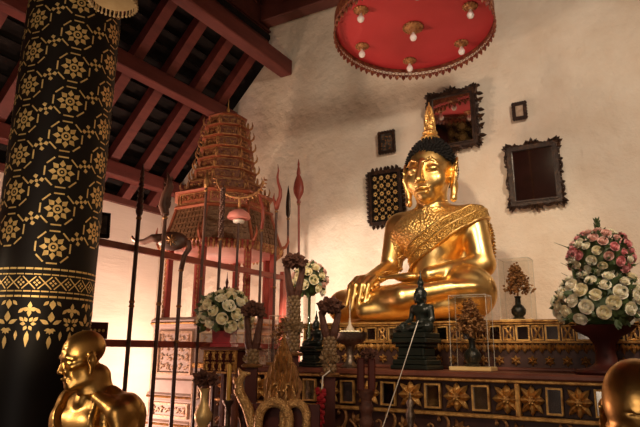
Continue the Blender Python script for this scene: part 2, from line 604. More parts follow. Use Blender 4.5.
# lower border bands
for v, t in ((2.015, .010), (1.985, .007), (1.895, .007), (1.868, .010)):
    n = 40
    for k in range(n):
        w.bar((2 * PI * CR * k / n, v), (2 * PI * CR * (k + .86) / n, v), t)
n = 22
for k in range(n):
    u = 2 * PI * CR * k / n; d = 2 * PI * CR / n
    for sgn in (1, -1):
        w.bar((u, 1.94), (u + d * .42, 1.94 + sgn * .033), .006); w.bar((u + d * .58, 1.94 + sgn * .033), (u + d, 1.94), .006)
    for q in range(4): w.petal((u + d / 2, 1.94), q * PI / 2, .004, .020, .007)
# hanging sprigs and pendants under the border
n = 16
for k in range(n):
    u = 2 * PI * CR * k / n; d = 2 * PI * CR / n
    if k % 2 == 0:
        c = (u, 1.80)
        for q in range(4): w.leaf(c, q * PI / 2, .04, .011)
        c = (u, 1.725)
        for q in range(6): w.leaf((c[0] + .012 * math.cos(q * PI / 3), c[1] + .012 * math.sin(q * PI / 3)), q * PI / 3, .028, .009)
        w.leaf((u, 1.69), -PI / 2, .085, .012)
        w.leaf((u - .045, 1.76), -PI * .25, .035, .009); w.leaf((u + .045, 1.76), -PI * .75, .035, .009)
    else:
        w.leaf((u, 1.85), -PI / 2, .05, .016); w.leaf((u - .02, 1.845), -PI * .75, .035, .009); w.leaf((u + .02, 1.845), -PI * .25, .035, .009)
        w.leaf((u, 1.735), PI / 2, .055, .017); w.leaf((u - .01, 1.725), PI * .85, .05, .011); w.leaf((u + .01, 1.725), PI * .15, .05, .011)
        for q in range(5): w.leaf((u, 1.70), PI * (.1 + .2 * q) + PI, .03, .008)
        w.leaf((u, 1.665), -PI / 2, .07, .012)
    w.leaf((u + d / 2, 1.69), -PI / 2, .05, .009); w.leaf((u + d / 2, 1.78), PI * .25 if k % 2 else PI * .75, .04, .009)
w.build('gold_stencilling', 'gold_stencil', col)['label'] = 'gold leaf stencil pattern of octagons, stars and sprigs'
# ================================================================== ornament helpers
def curl_pts(x, z, ang, size, hand=1, n=14, tight=5.2, y=0.0):
    pts = [Vector((x, y, z))]
    st = size / n * 1.9
    a = ang
    for k in range(n):
        t = k / n
        a += hand * (.05 + tight * t * t / n * 1.6 + .12 * t)
        x += math.cos(a) * st * (1 - .55 * t); z += math.sin(a) * st * (1 - .55 * t)
        pts.append(Vector((x, y, z)))
    return pts


def curl(m, x, z, ang, size, hand=1, r=.008, M=None, y=0.0, n=12, sides=6):
    p = curl_pts(x, z, ang, size, hand, n, y=y)
    m.tube(p, [r * (1 - .6 * i / len(p)) for i in range(len(p))], sides, M)
    m.ball(p[-1], r * .95, M, 6, 5)


def leaf_solid(m, x, z, ang, L, w, d=.012, M=None, y=0.0):
    """a carved leaf lying in the x-z plane with a raised midrib"""
    ca, sa = math.cos(ang), math.sin(ang)
    out = [(0, .12), (.2, .8), (.45, 1), (.75, .6), (1, 0), (.75, -.6), (.45, -1), (.2, -.8), (0, -.12)]
    vs = [(x + (p * L) * ca - (q * w) * sa, y + d * .5, z + (p * L) * sa + (q * w) * ca) for p, q in out]
    n = len(vs)
    rib = [(x + p * L * ca, y - d * h, z + p * L * sa) for p, h in ((.05, .5), (.4, 1), (.8, .6))]
    vs += rib
    fs = [(0, 1, n), (1, 2, n + 1, n), (2, 3, n + 2, n + 1), (3, 4, n + 2), (4, 5, n + 2), (5, 6, n + 1, n + 2), (6, 7, n, n + 1), (7, 8, n), (8, 0, n),
          tuple(range(n - 1, -1, -1))]
    m.add(vs, fs, M)


# ================================================================== pictures and mirrors on the end wall
def ornate_mirror(loc, W, H, label, tilt, seed, heavy_right=False):
    t = thing('ornate_mirror', label, 'mirror', loc, rot=(tilt, 0, 0), group='carved mirrors on the end wall')
    m = MB().frame(W, H, .055, -.035, .0)
    m.frame(W + .005, H + .005, .016, -.05, -.03)
    m.build('inner_frame', 'old_dark_frame', t)
    rr = random.Random(seed)
    m = MB()
    hw, hh = W / 2 + .04, H / 2 + .04

    def side(p, q, out, n):
        for i in range(n):
            f = (i + .5) / n
            x = p[0] + (q[0] - p[0]) * f; z = p[1] + (q[1] - p[1]) * f
            tang = math.atan2(q[1] - p[1], q[0] - p[0])
            h = 1 if i % 2 == 0 else -1
            curl(m, x - math.cos(tang) * h * .035, z - math.sin(tang) * h * .035, tang + (PI if h < 0 else 0) + .55, .10, -1, .017, y=-.02)
            curl(m, x, z, out + h * .6, .085, h, .016, y=-.022)
            m.ball((x + math.cos(out) * .012, -.015, z + math.sin(out) * .012), (.03, .016, .03), None, 8, 5)
            leaf_solid(m, x, z, out + rr.uniform(-.5, .5), .062, .024, .02, y=-.018)
            leaf_solid(m, x, z, out - 1.15, .07, .020, .02, y=-.015)
            leaf_solid(m, x, z, out + 1.15, .07, .020, .02, y=-.015)
    side((-hw, hh), (hw, hh), PI / 2, 4); side((-hw, -hh), (hw, -hh), -PI / 2, 4)
    side((-hw, -hh), (-hw, hh), PI, 5); side((hw, -hh), (hw, hh), 0, 5)
    if heavy_right:
        for f in (-.75, -.45, -.1, .2, .5, .8):
            curl(m, hw + .045, f * hh, PI / 2 + .4, .10, -1, .014, y=-.02)
            leaf_solid(m, hw + .03, f * hh, rr.uniform(-.4, .6), .09, .026, .02, y=-.02)
    for sx in (-1, 1):
        for sz in (-1, 1):
            for da in (-.35, .1, .45):
                leaf_solid(m, sx * hw * .93, sz * hh * .95, math.atan2(sz, sx) + da, .10, .028, .02, y=-.02)
    for sz in (-1, 1):
        for da in (-.7, 0, .7): leaf_solid(m, 0, sz * hh, sz * PI / 2 + da, .10, .025, .02, y=-.022)
    m.build('carved_foliage', 'old_dark_frame', t)
    MB().box((0, -.018, 0), (W, .008, H)).build('mirror_pane', 'mirror_glass', t)
    MB().box((0, .012, 0), (W + .06, .024, H + .06)).build('backing', 'recess_dark', t)
    return t


ornate_mirror((-1.115, 6.41, 3.495), .42, .55, 'carved dark mirror low on the wall right of the golden statue, reflecting the dim hall', math.radians(5), 3)
ornate_mirror((-1.985, 6.40, 4.30), .46, .58, 'carved dark mirror high behind the finial, reflecting the red canopy and its bulbs', math.radians(4.5), 5, True)


def small_frame(loc, W, H, label, inner, name='framed_picture'):
    t = thing(name, label, 'picture', loc, rot=(math.radians(4), 0, 0))
    m = MB().frame(W, H, .035, -.03, 0)
    for k in range(6):
        f = (k + .5) / 6 - .5
        for sx in (-1, 1):
            m.ball((sx * (W / 2 + .03), -.02, f * (H + .07)), .016, None, 6, 4); m.ball((f * (W + .07), -.02, sx * (H / 2 + .03)), .016, None, 6, 4)
    m.build('picture_frame', 'old_dark_frame', t)
    MB().box((0, -.01, 0), (W, .01, H)).build('picture', inner, t)
    return t


small_frame((-1.225, 6.46, 4.27), .085, .13, 'tiny dark framed picture with pale print, above the lower carved mirror', 'print_paper')
t = small_frame((-2.865, 6.46, 4.19), .16, .22, 'small square dark gilt picture on the wall above the gilded panel', 'dark_print')
m = MB()
for k in range(5):
    for q in range(4):
        leaf_solid(m, -.06 + q * .04, -.08 + k * .04, RNG.uniform(0, 6.28), .03, .009, .006, y=-.018)
m.build('gilt_motif', 'dull_gilt', t)

t = thing('gilded_panel', 'black lacquer panel with gold rosettes and serrated frame, behind the statue shoulder', 'panel', (-2.89, 6.45, 3.47), rot=(math.radians(4), 0, 0))
W, H = .36, .60
MB().frame(W, H, .045, -.04, 0).build('panel_frame', 'old_dark_frame', t)
m = MB()
n = 12
for k in range(n):
    z = -H / 2 - .02 + (H + .04) * (k + .5) / n
    for sx in (-1, 1): leaf_solid(m, sx * (W / 2 + .035), z, (0 if sx > 0 else PI) + sx * .5, .065, .026, .02, y=-.02)
for k in range(7):
    x = -W / 2 - .02 + (W + .04) * (k + .5) / 7
    for sz in (-1, 1): leaf_solid(m, x, sz * (H / 2 + .035), sz * PI / 2 + .25 * (1 if k > 3 else -1), .065, .026, .02, y=-.02)
m.build('flame_edge', 'old_dark_frame', t)
MB().box((0, -.012, 0), (W, .012, H)).build('lacquer_board', 'black_lacquer', t)
m = MB()
for i in range(4):
    for j in range(6):
        cx, cz = -.135 + i * .09, -.25 + j * .1
        for q in range(8): leaf_solid(m, cx + .008 * math.cos(q * PI / 4), cz + .008 * math.sin(q * PI / 4), q * PI / 4, .026, .008, .004, y=-.021)
        if i < 3 and j < 5:
            for q in range(4): leaf_solid(m, cx + .045, cz + .05, q * PI / 2 + PI / 4, .026, .006, .004, y=-.021)
m.build('gold_rosettes', 'gold_stencil', t)

# ================================================================== round red canopy with its bulbs
DX, DY, DZ, DR = -1.93, 5.04, 4.80, .785
can = thing('hanging_canopy', 'round red hanging canopy with a gold lace rim and white bulbs underneath', 'canopy', (DX, DY, DZ))
can.rotation_euler = Matrix.Rotation(math.radians(-5), 3, Vector((.93, .36, 0))).to_euler()
m = MB(); m.lathe([(.02, .03), (DR, .03), (DR, .0), (.02, 0)], 72); m.build('canopy_disc', 'canopy_red', can)
m = MB()
N = 66
ro, z0 = DR + .012, .10


def ring_band(m, za, zb, th=.008, n=132, ra=ro):
    vs = []; fs = []
    for k in range(n):
        a = 2 * PI * k / n
        for r_, z_ in ((ra, za), (ra, zb), (ra - th, zb), (ra - th, za)): vs.append((r_ * math.cos(a), r_ * math.sin(a), z_))
    for k in range(n):
        k2 = (k + 1) % n
        for q in range(4): fs.append((k * 4 + q, k2 * 4 + q, k2 * 4 + (q + 1) % 4, k * 4 + (q + 1) % 4))
    m.add(vs, fs)


ring_band(m, .09, -.035); ring_band(m, -.072, -.082)
for k in range(N):
    a = 2 * PI * k / N
    Mx = RZ(a) @ T(ro - .004, 0, 0) @ RZ(PI / 2)
    d = 2 * PI * ro / N
    for sgn in (-1, 1):
        m.tube([(sgn * d * .5, 0, -.035), (sgn * d * .1, 0, -.054), (sgn * d * .5, 0, -.074)], .0055, 4, Mx)
    leaf_solid(m, 0, -.078, -PI / 2, .066, .024, .012, Mx)
    leaf_solid(m, d * .3, -.08, -PI / 2 + .75, .034, .010, .01, Mx); leaf_solid(m, -d * .3, -.08, -PI / 2 - .75, .034, .010, .01, Mx)
m.build('lace_rim', 'maroon_gilt', can)
m = MB().lathe([(.03, .0), (.03, 3.35)], 10); m.build('hanging_rod', 'dull_gilt', can)


def bulb_unit(x, y, s, par):
    m = MB()
    m.lathe([(.005, 0), (.075 * s, 0), (.08 * s, -.008 * s), (.06 * s, -.016 * s), (.05 * s, -.024 * s), (.032 * s, -.03 * s), (.028 * s, -.05 * s), (.02 * s, -.055 * s)], 20, T(x, y, 0))
    for q in range(12 if s < 1.2 else 20):
        a = 2 * PI * q / (12 if s < 1.2 else 20)
        m.ball((x + .076 * s * math.cos(a), y + .076 * s * math.sin(a), -.008 * s), .013 * s ** .3, None, 6, 4)
    p = m.build('lamp_rose', 'throne_carving', par, True, 50)
    m = MB().lathe([(.012, -.05 * s), (.014, -.055 * s - .01), (.022, -.055 * s - .022), (.034, -.055 * s - .045), (.036, -.055 * s - .060), (.026, -.055 * s - .084), (.008, -.055 * s - .094)], 16, T(x, y, 0))
    m.build('bulb', 'bulb_glass', p, True)


bulb_unit(0, 0, 1.25, can)
RB = .60
ang0 = math.atan2(-DY, -DX)
for k in range(6): bulb_unit(RB * math.cos(ang0 + k * PI / 3 + .08), RB * math.sin(ang0 + k * PI / 3 + .08), .85, can)

# ================================================================== the great golden seated statue
BO = Vector((-2.0, 5.4, 1.888))


def seated_body(h, big=True):
    f = Field((-1.15, -.75, -.03), (.95, .55, 2.05), h)
    hz = 1.45; hx = .07; hy = -.02           # eye level of the head

    def hd(x, y, z): return (hx + x, hy + y, hz + z)
    P = [
        elli((.02, .12, .20), (.48, .30, .24), .1), caps((.03, .12, .28), (.05, .10, .60), .235, .215, .1),
        elli((.06, .07, .86), (.335, .22, .28), .12), elli((-.10, -.06, .88), (.19, .10, .13), .1), elli((.22, -.06, .88), (.19, .10, .13), .1),
        caps((-.28, .09, .99), (.42, .09, .99), .13, .13, .10), caps((.07, .05, 1.0), (.07, .03, 1.2), .145, .135, .09),
        elli((.30, .16, .70), (.17, .05, .30), .05),
        # legs
        caps((-.20, .10, .19), (-.78, -.20, .155), .20, .165, .06), caps((.26, .10, .27), (.46, -.18, .24), .27, .245, .08),
        caps((.47, -.22, .16), (-.42, -.50, .075), .15, .085, .035), caps((-.80, -.24, .14), (-.05, -.50, .19), .15, .10, .035),
        caps((-.05, -.50, .19), (.36, -.40, .265), .10, .075, .035), elli((.47, -.38, .27), (.15, .075, .055), .03, (0, 0, .2)),
        # right arm of the figure, hand over the shin
        caps((-.34, .09, .96), (-.41, .04, .545), .125, .095, .05), caps((-.41, .04, .545), (-.455, -.27, .40), .095, .075, .03),
        elli((-.475, -.38, .365), (.125, .11, .066), .035, (.35, 0, .15)),
        # left arm, hand lying in the lap
        caps((.45, .10, .97), (.53, .06, .52), .13, .115, .05), caps((.53, .06, .52), (.14, -.32, .40), .112, .078, .04),
        elli((-.06, -.36, .385), (.13, .08, .045), .04, (0, 0, -.2)),
    ]
    for i, (x, y, L, r) in enumerate(((-.575, -.455, .27, .029), (-.510, -.475, .30, .031), (-.445, -.475, .29, .030), (-.385, -.455, .24, .027))):
        P += [caps((x + .025, y + .05, .395), (x, y - .045, .315), r * 1.05, r, .010), caps((x, y - .045, .315), (x - .03, y - .075, .39 - L), r, r * .78, .008)]
    P += [caps((-.385, -.34, .37), (-.325, -.42, .27), .036, .026, .015)]
    for i in range(4):
        P += [caps((-.13, -.40 + .035 * i, .395 + .006 * i), (-.33 - .02 * (i == 1), -.375 + .03 * i, .385 + .01 * i), .024, .018, .008)]
    # head
    P += [elli(hd(0, .05, .08), (.220, .26, .27), .06), elli(hd(0, -.03, -.10), (.172, .195, .21), .09), elli(hd(0, -.165, -.262), (.075, .065, .065), .06),
          elli(hd(-.12, -.13, -.10), (.085, .085, .10), .06), elli(hd(.12, -.13, -.10), (.085, .085, .10), .06),
          caps(hd(0, -.232, .075), hd(0, -.325, -.14), .021, .040, .022), elli(hd(-.036, -.285, -.145), (.028, .028, .022), .015), elli(hd(.036, -.285, -.145), (.028, .028, .022), .015),
          elli(hd(-.1, -.245, .0), (.072, .036, .046), .03, None, True), elli(hd(.1, -.245, .0), (.072, .036, .046), .03, None, True),
          elli(hd(-.098, -.205, -.008), (.062, .038, .036), .012), elli(hd(.098, -.205, -.008), (.062, .038, .036), .012),
          caps(hd(-.02, -.242, .06), hd(-.10, -.232, .095), .012, .013, .012), caps(hd(-.10, -.232, .095), hd(-.185, -.15, .05), .013, .009, .012),
          caps(hd(.02, -.242, .06), hd(.10, -.232, .095), .012, .013, .012), caps(hd(.10, -.232, .095), hd(.185, -.15, .05), .013, .009, .012),
          caps(hd(-.04, -.243, -.025), hd(-.155, -.19, -.02), .007, .006, .008), caps(hd(.04, -.243, -.025), hd(.155, -.19, -.02), .007, .006, .008),
          caps(hd(-.078, -.225, -.195), hd(0, -.258, -.203), .012, .02, .014), caps(hd(.078, -.225, -.195), hd(0, -.258, -.203), .012, .02, .014),
          caps(hd(-.05, -.232, -.238), hd(.05, -.232, -.238), .019, .019, .014), elli(hd(0, -.25, -.219), (.085, .02, .006), .008, None, True)]
    for s in (-1, 1):
        P += [elli(hd(s * .248, .04, -.01), (.030, .085, .175), .02, (0, s * .16, s * .5)), caps(hd(s * .242, .03, -.14), hd(s * .232, .01, -.265), .038, .030, .03),
              elli(hd(s * .290, .01, .03), (.018, .045, .10), .02, (0, s * .16, s * .5), True), elli(hd(s * .232, .01, -.275), (.034, .034, .042), .02)]
    for z, r in ((1.065, .158), (1.10, .152)):
        n = 14
        for k in range(n):
            a, b = 2 * PI * k / n, 2 * PI * (k + 1) / n
            P.append(caps((.07 + r * math.cos(a), .035 + r * .95 * math.sin(a), z), (.07 + r * math.cos(b), .035 + r * .95 * math.sin(b), z), .014, .014, .02))
    f.put(P)
    return f


BH = .0145
fld = seated_body(BH)
statue = thing('golden_statue', 'large gilded seated statue in earth touching pose with black curls', 'statue', BO)
field_obj('body', fld.D, fld.lo, BH, 'statue_gold', statue)
GX, GY, GZ = fld.grid()


def line_side(p, q, X, Z): return (X - p[0]) * (q[1] - p[1]) - (Z - p[1]) * (q[0] - p[0])


# robe over one shoulder: the shell of the body between two slanting lines
low_a, low_b = (-.40, .355), (.50, .90)
up_a, up_b = (-.42, .84), (-.10, 1.12)
ln = math.hypot(low_b[0] - low_a[0], low_b[1] - low_a[1])
dlow = line_side(low_a, low_b, GX, GZ) / ln            # positive below the line
lu = math.hypot(up_b[0] - up_a[0], up_b[1] - up_a[1])
dup_ = -line_side(up_a, up_b, GX, GZ) / lu             # positive above the line
arm = np.maximum(GX * 0 - 1, -(GX + .43) - .0)         # keeps off the bare arm
robe = np.maximum.reduce([fld.D - .012, dlow, dup_, arm, .36 - GZ, GZ - 1.09, -(GX + .285) - np.maximum(0, (GZ - .62)) * .38])
field_obj('robe', robe, fld.lo, BH, 'robe_gold', statue, relax=2)
band = np.maximum.reduce([fld.D - .026, dlow - .004, -.19 - dlow, .38 - GZ, GZ - 1.10, -(GX + .30)])
field_obj('sash', band, fld.lo, BH, 'band_gold', statue, relax=2)
ridge = np.maximum.reduce([fld.D - .036, np.minimum(np.abs(dlow + .012), np.minimum(np.abs(dlow + .175), np.abs(dlow + .09))) - .011, .38 - GZ, GZ - 1.10, -(GX + .30)])
field_obj('sash_border', ridge, fld.lo, BH, 'statue_gold', statue, relax=1)
# hanging serrated end of the sash behind the shoulder
m = MB()
pts = [(.53, .10, 1.00), (.575, .14, .93), (.59, .16, .83), (.595, .17, .70), (.58, .18, .56)]
for i in range(len(pts) - 1):
    a, b = Vector(pts[i]), Vector(pts[i + 1])
    for j in range(4):
        p = a.lerp(b, j / 4); q = a.lerp(b, (j + 1) / 4)
        m.box(((p.x + q.x) / 2 - .05, (p.y + q.y) / 2, (p.z + q.z) / 2), (.13, .03, abs(p.z - q.z) + .012))
        leaf_solid(m, p.x - .005, p.z - .01, -.35, .055, .017, .016, y=p.y)
m.build('serrated_hem', 'band_gold', statue)
# black curls and topknot
hf = Field((-.26, -.36, 1.35), (.42, .36, 2.08), .011)
HX, HY, HZ = .07, -.02, 1.45
hf.put([elli((HX, HY + .06, HZ + .06), (.243, .28, .29), .03), elli((HX, HY + .08, HZ + .245), (.14, .145, .125), .10)])
hx_, hy_, hz_ = hf.grid()
# hairline: an arch over the brow and in front of the ears
arch = (HZ + .19) - .95 * np.abs(hx_ - HX) ** 2 * 2.2
cut = np.where(hy_ < HY - .02, arch - hz_, (HZ - .12 + np.maximum(0, (HY + .12 - hy_)) * 2.3) - hz_)
hair = np.maximum(hf.D, cut)
ho = field_obj('hair', hair, hf.lo, .011, 'hair_black', statue, relax=1)
m = MB()
hv = [v.co.copy() for v in ho.data.vertices]; hn = [v.normal.copy() for v in ho.data.vertices]
RNG.shuffle(hv) if False else None
used = []
order = list(range(len(hv))); RNG.shuffle(order)
cell = {}
for i in order:
    p = hv[i]
    if p.y > HY + .2 or hn[i].z < -.3: continue
    key = (int(p.x / .03), int(p.y / .03), int(p.z / .03))
    if any((key[0] + a, key[1] + b, key[2] + c) in cell and (cell[(key[0] + a, key[1] + b, key[2] + c)] - p).length < .027 for a in (-1, 0, 1) for b in (-1, 0, 1) for c in (-1, 0, 1)): continue
    cell[key] = p
    q = Vector((0, 0, 1)).rotation_difference(hn[i]).to_matrix().to_4x4()
    m.lathe([(.013, -.004), (.014, .008), (.009, .018), (.003, .026)], 6, T(*p) @ q)
me_ = ho.data
base_n = len(me_.vertices)
bm = bmesh.new(); bm.from_mesh(me_)
vs_ = [bm.verts.new(p) for p in m.v]
for q in m.f: bm.faces.new([vs_[i] for i in q])
bm.to_mesh(me_); bm.free()
me_.polygons.foreach_set('use_smooth', [True] * len(me_.polygons))
m = MB()
base = HZ + .355
m.lathe([(.10, base - .02), (.115, base), (.10, base + .018), (.085, base + .025), (.098, base + .045), (.08, base + .062), (.07, base + .07), (.080, base + .088), (.066, base + .105), (.055, base + .115),
         (.058, base + .16), (.045, base + .22), (.028, base + .28), (.012, base + .33), (.003, base + .365)], 20, T(HX - .01, HY + .08, 0))
for ring, (zz, rr, L) in enumerate(((base + .10, .058, .13), (base + .15, .055, .12), (base + .20, .045, .10), (base + .245, .033, .09))):
    for k in range(8):
        a = 2 * PI * (k + .5 * (ring % 2)) / 8
        leaf_solid(m, 0, 0, PI / 2, L, .022, .012, T(HX - .01, HY + .08, zz) @ RZ(a) @ T(0, -rr, 0) @ RX(-.16))
m.v = [(x, y, base + (z - base) * 1.25) for x, y, z in m.v]
m.build('flame_finial', 'robe_gold', statue, True, 40)
# ================================================================== the tiered throne in the corner
TX, TY = -4.43, 5.20
thr = thing('spired_throne', 'tall octagonal red and gold throne with a tiered spire in the corner', 'throne', (TX, TY, 0))
A8 = PI / 8


def oct_lathe(m, prof, cap=True): return m.lathe(prof, 8, None, A8, cap)


def face_M(k, r, z, lean=0.0):
    """frame of face k of the octagon: x along the face, -y outward"""
    ap = r * math.cos(A8)
    return RZ(k * PI / 4) @ T(0, -ap, z) @ RX(lean)


m = MB(); oct_lathe(m, [(.78, 0), (.78, .25), (.75, .30), (.75, .84), (.77, .86), (.77, .90), (.72, .92), (.72, 1.10), (.76, 1.12), (.76, 1.16), (.73, 1.18), (.73, 1.30), (.70, 1.32), (.70, 1.82), (.76, 1.84), (.78, 1.90), (.74, 1.93)])
m.build('base', 'throne_cream', thr)
for k in (-1, 0, 1, 2, 3):
    for (zc, hh, r, nm) in ((1.57, .44, .705, 'carved_panel'), (1.01, .15, .725, 'carved_frieze'), (.55, .42, .755, 'carved_panel')):
        wd = 2 * r * math.sin(A8) * .90
        m = MB().frame(wd - .05, hh - .05, .022, -.016, .002)
        rr = random.Random(k * 7 + int(zc * 10))
        nx, nz = (5, 4) if hh > .2 else (6, 1)
        for i in range(nx):
            for j in range(nz):
                x = (-.5 + (i + .5) / nx) * (wd - .07); z = (-.5 + (j + .5) / nz) * (hh - .06)
                curl(m, x - .02, z - .02, rr.uniform(.3, 1.2), .055, 1 if (i + j) % 2 else -1, .009, y=-.004, n=9, sides=5)
                curl(m, x + .02, z + .02, rr.uniform(3.3, 4.2), .05, 1 if (i + j) % 2 else -1, .008, y=-.004, n=8, sides=5)
        m.build(nm, 'panel_gilt', thr).matrix_local = face_M(k, r, zc)
for zz, rr_ in ((.88, .775), (1.14, .765), (1.87, .775)):
    m = MB(); m.lathe([(rr_, zz - .012), (rr_ + .012, zz), (rr_, zz + .012), (rr_ - .03, zz + .012), (rr_ - .03, zz - .012)], 8, None, A8)
    m.build('gilt_moulding', 'gilt_carving', thr)
for k in range(8):
    a = A8 + k * PI / 4
    m = MB(); m.box((0, 0, 0), (.065, .065, .78), bev=.008)
    p = m.build('post', 'throne_red', thr); p.location = (.62 * math.cos(a), .62 * math.sin(a), 2.31); p.rotation_euler = (0, 0, a)
    m = MB()
    for z in [i * .05 - .38 for i in range(15)]:
        leaf_solid(m, -.0325, z, PI / 2, .05, .014, .008, RZ(PI / 2) @ T(0, -.033, 0)); leaf_solid(m, .0, z, PI / 2, .05, .013, .008, RZ(PI / 2) @ T(0, -.033, 0))
    m.build('gilt_edge', 'throne_carving', p)
m = MB(); oct_lathe(m, [(.68, 2.70), (.68, 2.73), (.02, 2.73), (.02, 2.70)]); m.build('inner_ceiling', 'throne_pink', thr)
m = MB(); oct_lathe(m, [(.66, 2.67), (.72, 2.69), (.73, 2.73), (.71, 2.76), (.66, 2.76)], True); m.build('eave', 'throne_red', thr)
m = MB()
for k in range(8):
    r = .715; wd = 2 * r * math.sin(A8)
    M_ = face_M(k, r, 2.72)
    for i in range(10):
        x = (-.5 + (i + .5) / 10) * wd
        leaf_solid(m, x, .02, -PI / 2, .095, .026, .02, M_, y=-.012)
        m.ball((x, -.015, .015), .02, M_, 6, 4)
m.build('petal_fringe', 'throne_carving', thr)
m = MB(); oct_lathe(m, [(.70, 2.76), (.635, 2.94), (.575, 3.14)])
for k in range(8):                                    # raised lattice of square tiles on the apron
    for i in range(8):
        for j in range(6):
            f = (j + .5) / 6; r = .70 + (.575 - .70) * f; z = 2.76 + .38 * f
            wd = 2 * r * math.sin(A8) * .86
            m.box((0, 0, 0), (wd / 8 * .72, .012, .040), face_M(k, r + .003, z, -.32) @ T((-.5 + (i + .5) / 8) * wd, 0, 0))
m.build('tiled_apron', 'throne_tile', thr)
mr = MB()
mr.tube([(.705, 0, 2.76), (.64, 0, 2.94), (.58, 0, 3.14)], .018, 6)
mr.tube([(.70, 0, 2.74), (.76, 0, 2.76), (.795, 0, 2.82), (.785, 0, 2.90)], [.022, .02, .014, .003], 6)
hr = mr.build('hip_ridge', 'spire_red', thr); hr.rotation_euler = (0, 0, A8)
for k in range(1, 8):
    c = hr.copy(); COL.objects.link(c); c.rotation_euler = (0, 0, A8 + k * PI / 4)
m = MB(); oct_lathe(m, [(.585, 3.13), (.61, 3.15), (.595, 3.17), (.555, 3.18), (.555, 3.30), (.59, 3.31), (.61, 3.33), (.58, 3.35)]); m.build('drum_band', 'spire_red', thr)
m = MB()
for k in range(8):
    wd = 2 * .56 * math.sin(A8) * .9; M_ = face_M(k, .56, 3.24)
    m.frame(wd - .03, .10, .012, -.012, .0, M_)
    for i in range(4):
        x = (-.5 + (i + .5) / 4) * wd * .9
        curl(m, x - .03, -.01, .8, .05, 1, .009, M_, y=-.006, n=8, sides=5); curl(m, x + .03, -.01, 2.3, .05, -1, .009, M_, y=-.006, n=8, sides=5)
m.build('drum_carving', 'throne_carving', thr)
tiers = 7
for t_ in range(tiers):
    f = t_ / (tiers - 1)
    z = 3.35 + .142 * t_; r = (.47, .375, .335, .305, .28, .255, .232)[t_]
    m = MB(); oct_lathe(m, [(r - .005, z + .02), (r - .02, z + .142)])
    p = m.build('spire_tier', 'tier_recess', thr)
    m = MB(); oct_lathe(m, [(r + .01, z - .006), (r + .055, z + .004), (r + .06, z + .016), (r + .03, z + .034), (r - .01, z + .05)])
    m.build('tier_ledge', 'spire_red', p)
    m = MB()
    for k in range(8):
        wd = 2 * r * math.sin(A8) * .86; M_ = face_M(k, r - .005, z + .085, 0)
        m.box((0, -.004, -.045), (wd, .014, .010), M_); m.box((0, .004, .045), (wd * .95, .012, .008), M_)
        nn = 3 if r > .4 else 2
        for i in range(nn):
            x = (-.5 + (i + .5) / nn) * wd
            curl(m, x - .012, -.03, 1.3, .034, 1, .007, M_, y=-.004, n=7, sides=5); curl(m, x + .012, -.03, 1.8, .034, -1, .007, M_, y=-.004, n=7, sides=5)
            leaf_solid(m, x, -.03, PI / 2, .05, .012, .012, M_, y=-.004)
        wd2 = 2 * (r + .05) * math.sin(A8)
        m.box((0, 0, 0), (wd2, .010, .010), face_M(k, r + .056, z + .012))
    m.build('tier_carving', 'throne_carving', p)
    q = r + .055
    m = MB()
    m.tube([(q, 0, z + .01), (q + .024, 0, z + .03), (q + .032, 0, z + .065), (q + .020, 0, z + .115)], [.013, .013, .010, .002], 6)
    m.ball((q - .028, 0, z + .05), (.016, .016, .055), None, 6, 5)
    h0 = m.build('corner_hook', 'throne_carving', p); h0.rotation_euler = (0, 0, A8)
    for k in range(1, 8):
        c = h0.copy(); COL.objects.link(c); c.rotation_euler = (0, 0, A8 + k * PI / 4)
m = MB(); oct_lathe(m, [(.22, 4.33), (.25, 4.35), (.21, 4.38), (.08, 4.40)]); m.build('spire_cap', 'spire_red', thr)
m = MB().lathe([(.03, 4.39), (.035, 4.42), (.015, 4.44), (.02, 4.49), (.008, 4.53), (.002, 4.63)], 10); m.build('spire_finial', 'gilt_carving', thr)

# bright carved plinth beside the throne
a_, b_ = at(193, 362, Y=4.30), at(213, 362, Y=4.30)
pl = thing('carved_plinth', 'cream and gold carved plinth standing before the throne steps', 'plinth', ((a_.x + b_.x) / 2, 4.40, 0))
w_ = b_.x - a_.x
MB().box((0, 0, .74), (w_, .18, 1.42)).box((0, 0, .04), (w_ + .03, .2, .08)).build('block', 'throne_cream', pl)
MB().box((0, -.0, a_.z - .03), (w_ + .03, .21, .05), bev=.01).build('top_slab', 'gilt_carving', pl)
m = MB(); m.frame(w_ - .04, .5, .016, -.106, -.088, T(0, 0, 1.13))
for i in range(2):
    for j in range(6):
        x, z = -.04 + .08 * i, .92 + j * .085
        curl(m, x - .02, z - .02, 1.0, .06, 1 if (i + j) % 2 else -1, .010, y=-.096, n=9, sides=5)
        curl(m, x + .015, z + .01, 4.0, .05, -1 if (i + j) % 2 else 1, .009, y=-.096, n=8, sides=5)
m.build('carved_face', 'panel_gilt', pl)

# ================================================================== rack of ceremonial lances
RX_ = -3.62
rack = thing('lance_rack', 'long dark red two rail rack holding lances beside the throne', 'rack', (RX_, 3.4, 0))
for y in (-1.95, 1.98):
    MB().box((-.05, y, 1.23), (.055, .07, 2.46), bev=.006).build('rack_post', 'lance_red', rack)
for z in (2.39, 1.645):
    m = MB().box((-.05, .0, z), (.05, 3.98, .055), bev=.006)
    m.build('rail', 'lance_red', rack)
for y in (-1.95, 1.98): MB().box((-.05, y, .03), (.075, .16, .06), bev=.01).build('rack_foot', 'lance_red', rack)


